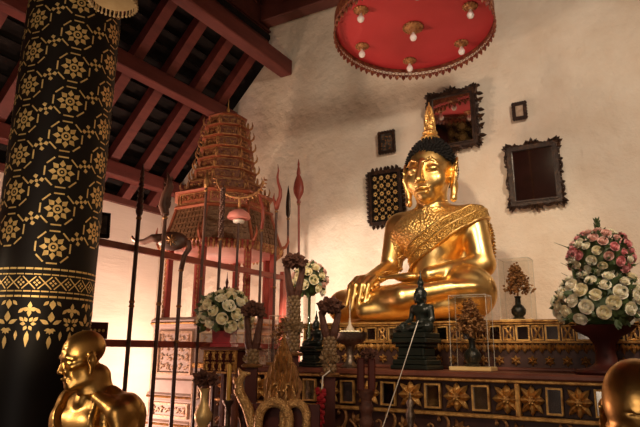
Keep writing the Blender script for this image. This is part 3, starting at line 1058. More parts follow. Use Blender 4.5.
def lance(y, ztop, label, r=.019, x=RX_, mat='lance_wood', name='ceremonial_lance', lean=(0, 0)):
    t = thing(name, label, 'lance', (x, y, 0), rot=(lean[0], lean[1], 0), group='lances along the rack')
    r *= .8
    m = MB().tube([(0, 0, 0), (0, 0, ztop * .5), (0, 0, ztop)], r, 10)
    m.build('shaft', mat, t, True, 50)
    for z in (ztop - .04, ztop * .72, 1.95):
        MB().lathe([(r - .001, z), (r + .006, z + .008), (r + .006, z + .018), (r - .001, z + .026)], 10).build('gilt_ring', 'dull_gilt', t, True, 40)
    return t


# a: tapering club with rings
t = lance(3.215, 2.66, 'leftmost lance on the rack, with a long ringed club head', .021)
m = MB(); prof = [(.022, 2.66), (.029, 2.68)]
for k in range(7): z = 2.70 + k * .045; prof += [(.030 - .0018 * k, z), (.023 - .0018 * k, z + .015), (.030 - .0018 * k, z + .03)]
prof += [(.014, 3.03), (.003, 3.10)]
m.lathe(prof, 12); m.build('club_head', 'lance_wood', t, True, 40)
# b: serpent flame head
t = lance(3.50, 2.72, 'second lance from the left, with a carved serpent flame head', .021)
m = MB()
m.tube([(0, 0, 2.72), (-.03, .0, 2.80), (-.01, 0, 2.90), (.03, 0, 2.97), (.02, 0, 3.03), (-.01, 0, 3.10)], [.034, .044, .038, .034, .02, .004], 10)
for k in range(6): leaf_solid(m, 0, 2.76 + k * .045, 1.0, .09, .02, .02); leaf_solid(m, 0, 2.76 + k * .045, 2.2, .09, .02, .02)
m.build('serpent_head', 'lance_wood', t, True, 50)
# c: dark round fan with curling trunk
t = lance(3.73, 2.30, 'lance with a round black fan and a curled hook, third from the left', .021)
m = MB()
Mf = T(0, 0, 0) @ RZ(.55)
m.tube([(0, 0, 2.28), (.02, 0, 2.40), (.06, 0, 2.47), (.05, 0, 2.52), (-.02, 0, 2.53)], [.022, .022, .024, .026, .03], 10, Mf)
m.ball((-.09, 0, 2.53), (.135, .05, .085), Mf, 18, 10)
m.tube([(-.19, 0, 2.55), (-.27, 0, 2.555), (-.34, 0, 2.52), (-.40, 0, 2.52), (-.44, 0, 2.545), (-.45, 0, 2.57)], [.045, .034, .026, .02, .015, .01], 10, Mf)
m.build('fan_hook', 'lance_wood', t, True)
m = MB()
for q in range(8): leaf_solid(m, -.09, 2.53, q * PI / 4, .055, .012, .01, Mf, y=-.047)
m.build('gilt_flower', 'dull_gilt', t)
# d: plain slim lance
t = lance(3.99, 3.08, 'slim plain lance in front of the throne spire, fourth from the left', .016)
MB().lathe([(.016, 3.08), (.024, 3.10), (.022, 3.16), (.003, 3.26)], 10).build('lance_tip', 'dull_gilt', t, True)
# e: twisted shaft
t = lance(4.23, 2.66, 'lance with a beaded twisted upper shaft, left of the small parasol', .018)
m = MB()
for k in range(26):
    z = 2.66 + k * .019
    for q in range(3):
        a = q * 2 * PI / 3 + k * .55
        m.ball((.016 * math.cos(a), .016 * math.sin(a), z), .015, None, 6, 4)
m.lathe([(.014, 2.62), (.014, 3.10), (.002, 3.18)], 8)
m.build('twisted_head', 'lance_wood', t, True)
# f: parasol and crescent
t = lance(4.49, 3.02, 'lance carrying a small pink parasol and a gilt crescent', .016)
m = MB().lathe([(.012, 2.985), (.05, 2.975), (.10, 2.94), (.118, 2.90), (.112, 2.885), (.07, 2.88), (.012, 2.89)], 20); m.build('parasol', 'throne_pink', t, True, 50)
m = MB().lathe([(.012, 2.84), (.055, 2.845), (.06, 2.87), (.012, 2.885)], 16); m.build('parasol_lining', 'white_plastic', t, True)
m = MB()
Mc = RZ(.6)
P_ = [(.24 * math.cos(a), 0, 3.30 - .20 * math.sin(a)) for a in [PI * (-.05 + 1.1 * i / 20) for i in range(21)]]
m.tube(P_, [.004 + .012 * math.sin(PI * i / 20) for i in range(21)], 8, Mc)
for i in range(1, 20):
    a = PI * (-.05 + 1.1 * i / 20)
    leaf_solid(m, .24 * math.cos(a), 3.30 - .20 * math.sin(a), -a, .04, .011, .01, Mc)
m.tube([(0, 0, 3.0), (0, 0, 3.12)], .014, 8)
m.build('crescent', 'throne_carving', t, True, 50)
# g: bent staff
t = lance(4.88, 2.86, 'lance with a bent upper staff at the right side of the throne', .017)
MB().tube([(0, 0, 2.85), (.012, 0, 2.95), (.006, 0, 3.08), (-.03, 0, 3.18), (-.05, 0, 3.27)], [.017, .018, .018, .015, .004], 9).build('bent_head', 'lance_red', t, True)
# h: open flame hook
t = lance(5.14, 3.12, 'last lance on the rack, with an open curling flame tip', .018)
m = MB()
m.tube([(0, 0, 3.12), (.012, 0, 3.18), (.045, 0, 3.26), (.045, 0, 3.34), (.015, 0, 3.42), (.0, 0, 3.49), (.012, 0, 3.57), (.0, 0, 3.64)], [.024, .028, .022, .019, .016, .013, .008, .002], 9)
m.tube([(0, 0, 3.12), (-.015, 0, 3.18), (-.045, 0, 3.25), (-.035, 0, 3.31)], [.02, .02, .013, .002], 9)
m.build('flame_tip', 'lance_red', t, True)
t = lance(5.57, 3.14, 'lance with a dark leaf shaped iron blade, near the end wall', .017, x=-3.69, lean=(.0, -.02))
MB().lathe([(.015, 3.13), (.030, 3.17), (.034, 3.26), (.026, 3.38), (.003, 3.52)], 12, S(1, .5, 1)).build('blade', 'iron_blade', t, True)
t = lance(5.84, 3.38, 'tall lance with a carved red lotus bud finial, near the end wall', .017, x=-3.70, mat='lance_red', lean=(.0, -.025))
MB().lathe([(.02, 3.36), (.03, 3.38), (.018, 3.41), (.03, 3.43), (.066, 3.50), (.072, 3.56), (.058, 3.64), (.036, 3.70), (.02, 3.73), (.028, 3.75), (.022, 3.80), (.012, 3.84), (.016, 3.87), (.002, 3.94)], 16, S(1, .7, 1)).build('bud_finial', 'lance_red', t, True, 60)

# small framed photograph and red plaque on the rack
pf = thing('photo_frame', 'small black framed photograph standing on the upper rail', 'picture', (RX_ - .04, 2.885, 2.42), rz=1.15)
MB().frame(.09, .15, .022, -.02, .02, T(0, 0, .10) @ RX(-.12)).build('frame', 'black_lacquer', pf)
MB().box((0, -.006, 0), (.09, .01, .15), T(0, 0, .10) @ RX(-.12)).build('photograph', 'dark_print', pf)
pq = thing('red_plaque', 'dark red plaque with a row of gold marks on the lower rail', 'plaque', (RX_ - .02, 2.87, 1.673), rz=1.2)
MB().box((0, 0, .06), (.25, .02, .12), bev=.004).build('board', 'red_lacquer_dark', pq)
m = MB()
for k in range(7): m.ball((-.09 + .03 * k, -.011, .06), (.011, .004, .012), None, 6, 4)
m.build('gold_marks', 'gold_stencil', pq)

# ceremonial parasol hanging beside the column
c_ = at(114, -1, D=2.6)
par = thing('fringed_parasol', 'pale fringed ceremonial parasol hanging beside the column top', 'parasol', c_)
PS = S(.72)
m = MB().lathe([(.135, .0), (.14, .01), (.13, .06), (.10, .13), (.03, .19), (.01, .20), (.01, .19), (.09, .12), (.125, .055)], 28, PS); m.build('cloth', 'parasol_cloth', par, True, 50)
MB().lathe([(.008, .135), (.008, 5.1)], 8).build('cord', 'dull_gilt', par)
m = MB()
for k in range(34):
    a = 2 * PI * k / 34
    p = (.137 * math.cos(a), .137 * math.sin(a))
    m.tube([(p[0], p[1], .01), (p[0] * 1.02, p[1] * 1.02, -.03)], .005, 5, PS); m.ball((p[0] * 1.02, p[1] * 1.02, -.036), .009, PS, 6, 4)
m.build('tassel_fringe', 'parasol_cloth', par)
# ================================================================== the altar
AX0, AX1 = -3.50, 1.60
AY = 4.15
alt = thing('lower_altar', 'long dark red altar with gilt rosettes and mirror panels, lowest step', 'altar', (0, AY, 0))
m = MB().box(((AX0 + AX1) / 2, 1.17, .60), (AX1 - AX0, 2.30, 1.20)).box(((AX0 + AX1) / 2, 1.185, 1.31), (AX1 - AX0, 2.27, .24))
m.build('body', 'recess_dark', alt)
m = MB().box(((AX0 + AX1) / 2, 1.14, 1.449), (AX1 - AX0 + .06, 2.38, .042), bev=.012)
m.build('top_board', 'altar_red', alt)


def strip(x0, x1, y, z, h, d, nm, mat, par): return MB().box(((x0 + x1) / 2, y, z), (x1 - x0, d, h), bev=.006).build(nm, mat, par)


strip(AX0, AX1, -.005, 1.418, .022, .07, 'moulding', 'gilt_carving', alt)
strip(AX0, AX1, -.005, 1.186, .026, .07, 'moulding', 'gilt_carving', alt)
strip(AX0, AX1, -.012, .90, .05, .07, 'moulding', 'altar_red', alt)
strip(AX0, AX1, -.02, .42, .3, .06, 'plinth', 'altar_red', alt)
for xx in (-.93, -2.96):
    MB().box((xx, -.006, 1.302), (.032, .06, .21), bev=.006).build('upright', 'gilt_carving', alt)
# rosette and mirror fields, shared meshes
m = MB()
for q in range(8):
    a = q * PI / 4
    L = .098 if q % 2 else .082
    leaf_solid(m, .016 * math.cos(a), .016 * math.sin(a), a, L, .032 if q % 2 == 0 else .025, .030, y=-.010)
m.ball((0, -.018, 0), (.023, .018, .023), None, 10, 6)
for q in range(6): m.ball((.02 * math.cos(q * PI / 3), -.026, .02 * math.sin(q * PI / 3)), .008, None, 6, 4)
ros = m.build('carved_rosette', 'gilt_carving', alt)
mfr = MB().frame(.096, .145, .012, -.020, .006).build('mirror_frame', 'gilt_carving', alt)
mp = MB().box((0, 0, 0), (.100, .008, .149)).build('mirror_tile', 'altar_mirror', mfr)
first = True


def field(kind, x, y, z, sx=1, par=alt, srcs=None):
    global first
    src = srcs[kind]
    c = src.copy(); COL.objects.link(c); c.parent = par
    c.location = (x, y, z); c.scale = (sx, 1, 1)
    c.rotation_euler = (0, RNG.uniform(-.02, .02), 0)
    for ch in src.children:
        d = ch.copy(); COL.objects.link(d); d.parent = c
    return c


SRC = {'r': ros, 'm': mfr}
k = 0
x = -1.005
while x > AX0 + .05:
    if abs(x + 2.96) > .06: field('r' if k % 2 == 0 else 'm', x, -.006, 1.302, 1, alt, SRC)
    x -= .171; k += 1
k = 0; x = -.845
while x < AX1 - .05:
    field('r' if k % 2 == 0 else 'm', x, -.006, 1.302, .84, alt, SRC)
    x += .143; k += 1
for o in (mp, mfr, ros): bpy.data.objects.remove(o)
# running scrolls under the rosettes
m = MB()
x = AX0 + .10
i = 0
while x < AX1 - .1:
    h = 1 if i % 2 == 0 else -1
    curl(m, x - .08, 1.05 - .06 * h, .75 * h, .20, h, .016, y=-.018, n=16)
    curl(m, x + .02, 1.05 + .05 * h, -.6 * h, .12, -h, .012, y=-.016, n=12)
    for da in (-.6, .1, .8): leaf_solid(m, x + .05, 1.05 + .03 * h, h * (.9 + da), .08, .02, .02, y=-.012)
    leaf_solid(m, x - .06, 1.04, PI + h * .5, .07, .02, .02, y=-.012)
    x += .20; i += 1
m.build('scroll_frieze', 'dull_gilt', alt)
m = MB()
x = AX0 + .06
while x < AX1:
    leaf_solid(m, x, .86, -PI / 2, .16, .045, .03, y=-.01); x += .10
m.build('petal_frieze', 'dull_gilt', alt)

B0, B1, BY, BZ = -3.02, 1.60, 4.80, 1.47
al2 = thing('upper_altar', 'upper altar step of gold petals, scrolls and mirrors, under the golden statue', 'altar', (0, BY, BZ))
MB().box(((B0 + B1) / 2, .84, .19), (B1 - B0, 1.68, .38)).build('body', 'recess_dark', al2)
MB().box(((B0 + B1) / 2, .83, .376), (B1 - B0 + .05, 1.72, .020), bev=.006).build('top_board', 'gilt_carving', al2)
strip(B0, B1, -.01, .354, .014, .05, 'moulding', 'gilt_carving', al2)
strip(B0, B1, -.01, .214, .016, .06, 'moulding', 'gilt_carving', al2)
strip(B0, B1, -.02, .012, .024, .06, 'moulding', 'altar_red', al2)
m = MB()
x = B0 + .03
while x < B1:
    leaf_solid(m, x, .205, -PI / 2 + .12, .075, .024, .03, y=-.03); x += .062
    leaf_solid(m, x - .031, .20, -PI / 2, .05, .016, .02, y=-.018)
m.build('lotus_band', 'gilt_carving', al2)
mfr = MB().frame(.082, .096, .012, -.018, .004).build('mirror_frame', 'gilt_carving', al2)
mp = MB().box((0, 0, 0), (.086, .008, .10)).build('mirror_tile', 'altar_mirror', mfr)
m = MB()
for s in (-1, 1):
    for zz in (-1, 1):
        curl(m, s * .006, zz * .005, PI / 2 * zz + s * zz * -.5, .05, s * zz * 1, .009, y=-.008, n=10)
        leaf_solid(m, s * .02, zz * .03, zz * PI / 2 - s * zz * .8, .034, .010, .014, y=-.008)
m.ball((0, -.012, 0), .013, None, 8, 5)
m.frame(.074, .098, .007, -.012, .002)
scr = m.build('carved_scroll', 'gilt_carving', al2)
m = MB()
for q in range(6): leaf_solid(m, 0, 0, q * PI / 3 + PI / 6, .042, .014, .018, y=-.006)
m.ball((0, -.014, 0), .012, None, 8, 5)
sr = m.build('small_rosette', 'gilt_carving', al2)
SRC2 = {'m': mfr, 's': scr, 'f': sr}
k = 0; x = B0 + .06
while x < B1 - .04:
    field('m' if k % 2 == 0 else 's', x, -.006, .284, 1, al2, SRC2); x += .1085; k += 1
x = B0 + .07
while x < B1 - .04:
    field('f', x, -.008, .075, 1, al2, SRC2); x += .125
for o in (mp, mfr, scr, sr): bpy.data.objects.remove(o)

# ================================================================== dark stone seated figures
df = seated_body(.024)
df.put([elli((.07, .04, 1.93), (.13, .13, .15), .08), caps((.07, .04, 2.02), (.07, .04, 2.05), .07, .05, .05)])
dark_me = None


def dark_figure(loc, label, s, rz=0.0):
    global dark_me
    t = thing('dark_statue', label, 'statue', loc, rz=rz)
    if dark_me is None:
        b = field_obj('body', df.D, df.lo, .024, 'green_black_stone', t, relax=2)
        b.data.transform(T(.11, 0, 0) @ S(1)); dark_me = b.data
    else:
        b = bpy.data.objects.new('body', dark_me); COL.objects.link(b); b.parent = t
    zb = .27 * s / .2
    b.scale = (s, s, s); b.location = (0, .02, zb)
    m = MB()
    q = s / .2
    for (w, d, za, zc) in ((.36, .26, 0, .035), (.33, .24, .035, .075), (.27, .2, .075, .10), (.25, .185, .10, .165), (.29, .21, .165, .195), (.34, .25, .195, .232), (.32, .24, .232, .275)):
        m.box((0, 0, (za + zc) / 2 * q), (w * q * .92, d * q * .92, (zc - za) * q), bev=.008)
    m.build('pedestal', 'green_black_stone', t)
    MB().lathe([(.05 * s, 0), (.085 * s, .05 * s), (.05 * s, .16 * s), (.03 * s, .26 * s), (.004, .40 * s)], 10, T(.18 * s, .04 * s + .02, zb + 2.02 * s)).build('flame_finial', 'green_black_stone', t, True)
    return t


dark_figure((-1.735, 4.40, 1.47), 'black stone seated figure on a stepped pedestal before the golden lap, cord in its hand', .203, -.2)
p = at(312, 368, Y=4.36)
dark_figure((p.x, 4.36, 1.47), 'smaller black seated figure between the dried flower stands', .125, -.15)

# ================================================================== glass cases with gilded trees
def tree(loc, H, R, label, seed):
    t = thing('golden_tree', label, 'ornament', loc, group='gilded trees in glass cases')
    k = H / .5
    MB().lathe([(.05 * k, 0), (.055 * k, .015 * k), (.04 * k, .025 * k), (.062 * k, .055 * k), (.065 * k, .09 * k), (.045 * k, .12 * k), (.026 * k, .135 * k), (.024 * k, .19 * k), (.033 * k, .205 * k), (.02 * k, .21 * k)], 18).build('vase', 'green_black_stone', t, True, 40)
    rr = random.Random(seed)
    m = MB(); l = MB()
    m.tube([(0, 0, .19 * k), (.004, 0, .32 * k), (0, 0, H * .93)], [.009 * k, .008 * k, .003 * k], 6)
    for i in range(34):
        f = i / 34
        z = .24 * k + (H - .28 * k) * f
        a = i * 2.4
        L = R * (1.12 - .85 * f) * rr.uniform(.75, 1.05)
        tip = (L * math.cos(a), L * math.sin(a), z + .035 * k - .03 * k * (1 - f))
        mid = (L * .5 * math.cos(a), L * .5 * math.sin(a), z + .05 * k)
        m.tube([(0, 0, z), mid, tip], [.004 * k, .003 * k, .002 * k], 4, cap=False)
        for j in range(13):
            u = rr.uniform(.35, 1.12)
            c = Vector((tip[0] * u + rr.uniform(-.02, .02) * k, tip[1] * u + rr.uniform(-.02, .02) * k, z + .03 * k * (1 - abs(1 - 2 * u) * .4) + rr.uniform(-.045, .02) * k))
            l.ball(c, (.013 * k, .013 * k, .008 * k), None, 6, 4, Euler((rr.uniform(-1, 1), rr.uniform(-1, 1), 0)).to_matrix())
    for j in range(8): l.ball((rr.uniform(-.012, .012) * k, rr.uniform(-.012, .012) * k, H * .93 + rr.uniform(0, .05) * k), .010 * k, None, 6, 4)
    m.build('branches', 'dull_gilt', t); l.build('leaves', 'dull_gilt', t)
    return t


def glass_case(loc, w, d, h, label, tray='bright_brass', th=.03):
    t = thing('glass_case', label, 'display case', loc, group='clear display cases on the altar')
    MB().box((0, 0, th / 2), (w + .03, d + .03, th), bev=.004).build('tray', tray, t)
    for (cx, cy, sx, sy, nm) in ((0, -d / 2, w, .004, 0), (0, d / 2, w, .004, 0), (-w / 2, 0, .004, d, 0), (w / 2, 0, .004, d, 0)):
        MB().box((cx, cy, th + h / 2), (sx, sy, h)).build('glass_pane', 'clear_acrylic', t)
    MB().box((0, 0, th + h + .002), (w, d, .004)).build('glass_lid', 'clear_acrylic', t)
    m = MB()
    for a in (-1, 1):
        for b in (-1, 1): m.box((a * w / 2, b * d / 2, th + h / 2), (.0035, .0035, h))
        m.box((a * w / 2, 0, th + h), (.0035, d, .0035)); m.box((0, a * d / 2, th + h), (w, .0035, .0035))
    m.build('edge_seam', 'seam_clear', t)
    return t


glass_case((-1.325, 4.50, 1.47), .285, .16, .53, 'clear case with golden tree, in front of the big statue knee')
tree((-1.325, 4.50, 1.50), .50, .125, 'gilded tree in a black vase in the case before the statue knee', 3)
glass_case((-1.15, 5.36, 1.857), .26, .20, .53, 'clear case with golden tree, against the bare wall beside the statue')
tree((-1.15, 5.36, 1.887), .49, .125, 'gilded tree in a black vase in the case by the bare wall', 5)
a_, b_ = at(268, 312, Y=4.5), at(293, 312, Y=4.5)
glass_case(((a_.x + b_.x) / 2, 4.58, 1.47), b_.x - a_.x - .03, .15, .42, 'clear case of gilt twigs behind the golden candle rack', 'dull_gilt')
tree(((a_.x + b_.x) / 2, 4.58, 1.50), .40, .13, 'gilded twig tree in the case behind the golden candle rack', 9)

# ================================================================== bouquets
def rose_mesh(nm, mat, seed):
    rr = random.Random(seed)
    m = MB()
    def petal(a, r0, open_, h, w):
        vs = []; fs = []
        nu, nv = 5, 4
        for j in range(nv):
            v = j / (nv - 1)
            for i in range(nu):
                u = i / (nu - 1) - .5
                an = a + u * w * (1 - .25 * v * v)
                r = r0 * (.35 + .65 * math.sin(v * PI / 2)) + open_ * v ** 3 - .004 * abs(u) * v
                vs.append((r * math.cos(an), r * math.sin(an), h * (v - .18 * (2 * abs(u)) ** 2 * v) - open_ * .5 * v ** 4))
        for j in range(nv - 1):
            for i in range(nu - 1): fs.append((j * nu + i, j * nu + i + 1, (j + 1) * nu + i + 1, (j + 1) * nu + i))
        m.add(vs, fs)
    for ring, (r0, op, h, n, w) in enumerate(((.009, -.002, .052, 3, 2.5), (.019, .000, .053, 4, 2.0), (.029, .002, .050, 5, 1.7), (.037, .005, .044, 5, 1.6), (.043, .011, .036, 6, 1.4))):
        for q in range(n): petal(q * 2 * PI / n + ring * .6 + rr.uniform(-.2, .2), r0, op, h, w)
    m.ball((0, 0, .022), (.028, .028, .022), None, 10, 6)
    m.ball((0, 0, .008), (.036, .036, .016), None, 10, 5)
    o = m.build(nm, mat, None, True)
    me = o.data; bpy.data.objects.remove(o)
    return me


ROSE = {c: [rose_mesh('rose', c + '_petal', s) for s in (1, 2)] for c in ('cream', 'white', 'pink', 'blush')}
m = MB()
leaf_solid(m, 0, 0, PI / 2, .08, .022, .01)
LEAFV = (list(m.v), list(m.f))


def dome_points(n, R, H, zlo=-.25):
    out = []
    i = 0
    for i in range(n):
        t = (i + .5) / n
        cz = 1 - (1 - zlo) * t
        a = i * 2.39996
        s = math.sqrt(max(0, 1 - cz * cz))
        out.append((R * s * math.cos(a), R * s * math.sin(a), H * cz, Vector((s * math.cos(a) / R, s * math.sin(a) / R, cz / H)).normalized()))
    return out


def bouquet_dome(par, c, R, H, n, cols, size, seed, leafn=120, zlo=-.25):
    rr = random.Random(seed)
    c = Vector(c)
    for (x, y, z, nrm) in dome_points(n, R, H, zlo):
        col_ = rr.choice(cols)
        o = bpy.data.objects.new('rose', rr.choice(ROSE[col_])); COL.objects.link(o); o.parent = par
        q = Vector((0, 0, 1)).rotation_difference(nrm)
        s = size * rr.uniform(.85, 1.15)
        o.matrix_local = T(*(c + Vector((x, y, z)) * rr.uniform(.90, .99))) @ q.to_matrix().to_4x4() @ RX(rr.uniform(-.25, .25)) @ RZ(rr.uniform(0, 6)) @ S(s)
        if len(cols) > 1 and col_ == 'pink': o['label'] = 'pink rose'
    m = MB()
    m.ball(c, (R * .80, R * .80, H * .80), None, 14, 9)
    for i in range(leafn):
        u = rr.uniform(zlo - .15, 1); a = rr.uniform(0, 2 * PI); s = math.sqrt(max(0, 1 - min(1, u * u)))
        nrm = Vector((s * math.cos(a), s * math.sin(a), u)).normalized()
        p = c + Vector((R * s * math.cos(a), R * s * math.sin(a), H * u)) * rr.uniform(.82, .98)
        q = Vector((0, 0, 1)).rotation_difference(nrm).to_matrix().to_4x4()
        m.add(LEAFV[0], LEAFV[1], T(*p) @ q @ RZ(rr.uniform(0, 6)) @ RX(rr.uniform(-1.0, 1.0)) @ S(size * rr.uniform(.7, 1.1)))
    m.build('foliage', 'leaf_green', par)


# big two tier arrangement at the right
big = thing('rose_arrangement', 'two tier arrangement of white and pink roses on a dark red goblet vase', 'flowers', (-.395, 4.33, 1.47))
MB().lathe([(.19, 0), (.20, .015), (.19, .03), (.11, .045), (.07, .075), (.06, .14), (.065, .19), (.10, .24), (.17, .275), (.20, .31), (.19, .315), (.10, .28)], 28).build('goblet_vase', 'red_lacquer_dark', big, True, 45)
bouquet_dome(big, (.0, 0, .45), .275, (.22), 64, ['white', 'cream', 'white'], .82, 4, 220, -.45)
bouquet_dome(big, (.025, 0, .77), .195, (.175), 64, ['pink', 'white', 'pink', 'cream', 'blush'], .62, 8, 160, -.6)
m = MB()
m.tube([(.025, 0, .80), (.025, 0, 1.0), (.027, 0, 1.035)], [.012, .010, .003], 6)
for i in range(26):
    leaf_solid(m, 0, 0, PI / 2, .034, .009, .006, T(.025, 0, .925 + i * .0038) @ RZ(i * 2.4) @ T(0, -.006, 0) @ RX(.55))
m.build('green_spray', 'leaf_green', big)
for i in range(14):
    a = RNG.uniform(0, 6.28); s_ = RNG.uniform(.18, .30); z = RNG.uniform(.62, .86)
    MB().tube([(.15 * math.cos(a), .15 * math.sin(a), z), (s_ * math.cos(a), s_ * math.sin(a), z + .05)], [.004, .001], 4).build('twig', 'leaf_green', big)

# white bouquet on a red pot by the throne, on a carved side table
p = at(224, 347, Y=3.84)
tbl = thing('carved_side_table', 'small dark carved side table under the white bouquet', 'table', (p.x + .06, 3.86, 0))
TZ = p.z
MB().box((0, 0, TZ - .012), (.40, .32, .024), bev=.008).build('tabletop', 'altar_red', tbl)
MB().box((0, 0, TZ - .11), (.34, .26, .17)).build('apron', 'red_lacquer_dark', tbl)
m = MB()
for i in range(5):
    x = -.14 + i * .07
    for z in (TZ - .07, TZ - .15):
        curl(m, x - .01, z - .03, .9, .06, 1, .009, y=-.136, n=10); curl(m, x + .02, z - .03, 2.2, .06, -1, .009, y=-.136, n=10); leaf_solid(m, x, z - .03, PI / 2, .06, .014, .02, y=-.135)
m.frame(.31, .16, .014, -.142, -.126, T(0, 0, TZ - .11))
m.build('apron_carving', 'gilt_carving', tbl)
for a in (-1, 1):
    for b in (-1, 1): MB().box((a * .15, b * .11, (TZ - .18) / 2), (.045, .045, TZ - .18), bev=.008).build('leg', 'altar_red', tbl)
wb = thing('white_bouquet', 'domed white rose bouquet in a red pot, in front of the throne', 'flowers', (p.x, 3.84, TZ))
m = MB().lathe([(.10, 0), (.125, .0), (.125, .025), (.105, .03), (.115, .14), (.13, .145), (.13, .165), (.0, .165)], 4, RZ(.35), PI / 4); m.build('pot', 'red_pot', wb)
bouquet_dome(wb, (0, 0, .255), .205, .185, 40, ['cream', 'white', 'cream'], 1.0, 21, 150, -.5)
MB().lathe([(.016, .40), (.02, .46), (.008, .50), (.014, .53), (.004, .57), (.001, .62)], 8).build('spike', 'red_lacquer_dark', wb, True)

p = at(309, 282, Y=4.62)
bb = thing('mixed_bouquet', 'cream and blush rose bouquet in a tall glass vase, behind the tallest flower stand', 'flowers', (p.x, 4.63, 1.47))
MB().lathe([(.06, 0), (.062, .01), (.05, .03), (.05, .30), (.062, p.z - 1.47 - .10), (.057, p.z - 1.47 - .10), (.05, .30), (.0, .04)], 20).build('glass_vase', 'clear_acrylic', bb, True)
MB().tube([(0, 0, .05), (0, 0, p.z - 1.47)], .014, 8).build('stems', 'leaf_green', bb)
bouquet_dome(bb, (0, 0, p.z - 1.47), .145, .165, 30, ['cream', 'blush', 'cream', 'blush'], .85, 33, 90, -.6)

# ================================================================== dried flower stands
def ruffle(m, c, R, n, seed, sz=.05):
    rr = random.Random(seed)
    for i in range(n):
        u = rr.uniform(-.6, 1); a = rr.uniform(0, 2 * PI); s = math.sqrt(max(0, 1 - u * u))
        d = Vector((s * math.cos(a), s * math.sin(a), u * .75))
        p = Vector(c) + d * R * rr.uniform(.35, .85)
        q = Vector((0, 0, 1)).rotation_difference(d.normalized()).to_matrix().to_4x4()
        leaf_solid(m, 0, 0, PI / 2 + rr.uniform(-.3, .3), sz * rr.uniform(.7, 1.3), sz * .34, .02, T(*p) @ q @ RZ(rr.uniform(0, 6)) @ RX(rr.uniform(-.5, .5)))


def flower_stand(px, py, Y, label, spread, H, seed, bead, pil=.05):
    c = at(px, py, Y=Y)
    t = thing('flower_stand', label, 'flower stand', (c.x, Y, 0), rz=YAW, group='tall stands of dried flowers')
    z = c.z
    m = MB(); ruffle(m, (0, 0, z - .045), .075, 150, seed, .042); m.ball((0, 0, z - .05), (.05, .045, .035), None, 10, 6)
    m.build('dried_bunch', 'dried_flower', t)
    zb = z - H
    for s in (-1, 1):
        m = MB()
        pts = [(s * .01, 0, zb), (s * .03, -.01, zb + H * .25), (s * spread * .8, 0, zb + H * .5), (s * spread, .01, zb + H * .72), (s * spread * .7, 0, z - .05)]
        m.tube(pts, [.026, .03, .024, .022, .02], 8)
        for i in range(14):
            f = i / 14 * (len(pts) - 1); a, b = Vector(pts[int(f)]), Vector(pts[int(f) + 1]); q = a.lerp(b, f - int(f))
            leaf_solid(m, 0, 0, PI / 2, .038, .013, .014, T(*q) @ RZ(i * 1.9) @ T(0, -.018, 0) @ RX(-.6))
        m.build('curved_stem', 'dried_stem', t, False)
    m = MB(); rr = random.Random(seed + 5)
    zc = zb - bead
    k = 0
    zz = zb + .03
    while zz > zc:
        for q in range(7):
            a = q * 2 * PI / 7 + k * .45
            m.ball((.034 * math.cos(a), .034 * math.sin(a), zz), .018, None, 6, 4)
        zz -= .026; k += 1
    m.lathe([(.032, zc - .02), (.032, zb + .03)], 10)
    ruffle(m, (0, 0, (zb + zc) / 2), .06, int(60 * bead / .2), seed + 9, .034)
    m.build('beaded_neck', 'dried_bead', t)
    MB().lathe([(pil * 1.25, zc - .025), (pil * 1.35, zc - .012), (pil * 1.1, zc)], 16).build('collar', 'dull_gilt', t, True, 40)
    m = MB(); m.lathe([(pil * 1.7, 0), (pil * 1.7, .06), (pil * 1.1, .10), (pil, .2), (pil, zc - .025)], 4, None, PI / 4)
    m.build('pillar', 'red_lacquer_dark', t)
    return t


flower_stand(254, 305, 3.50, 'dried flower stand beside the white bouquet, the leftmost of three', .05, .36, 3, .06, .058)
flower_stand(295, 256, 3.62, 'tallest dried flower stand, rising before the cream and blush bouquet', .058, .34, 7, .36, .055)
flower_stand(330, 301, 3.62, 'dried flower stand left of the footed bowl, with a full brown bunch', .06, .29, 12, .20, .055)
p = at(366, 358, Y=3.45)
t = thing('turned_post', 'dark forked post with a ringed shaft standing under the footed bowl', 'post', (p.x, 3.45, 0), rz=YAW)
m = MB(); prof = [(.09, 0), (.09, .05), (.04, .09)]
zz = .12
while zz < p.z - .24:
    prof += [(.034, zz), (.046, zz + .02), (.046, zz + .04), (.034, zz + .06)]; zz += .085
prof += [(.05, p.z - .22), (.055, p.z - .20), (.04, p.z - .19)]
m.lathe(prof, 18); m.build('ringed_shaft', 'dried_stem', t, True, 45)
for sx in (-1, 1): MB().box((sx * .034, 0, p.z - .10), (.046, .06, .20), bev=.008).build('fork_block', 'red_lacquer_dark', t)
m = MB(); ruffle(m, (.02, 0, p.z + .02), .045, 40, 16, .03); m.build('dried_sprig', 'dried_flower', t)

# red flowers hanging on the third stand
p = at(321, 408, Y=3.50)
t = thing('red_garland', 'red and pale flower garland hanging at the foot of the stands', 'garland', (p.x, 3.49, p.z))
m = MB(); rr = random.Random(4)
for i in range(60): m.ball((rr.uniform(-.025, .025), rr.uniform(-.015, .015), .12 - i * .006), rr.uniform(.012, .022), None, 6, 4)
m.build('blossoms', 'red_pot', t)
MB().tube([(0, .02, .12), (0, .03, .20), (.04, .06, .24)], .005, 6).build('tie', 'cotton_cord', t)

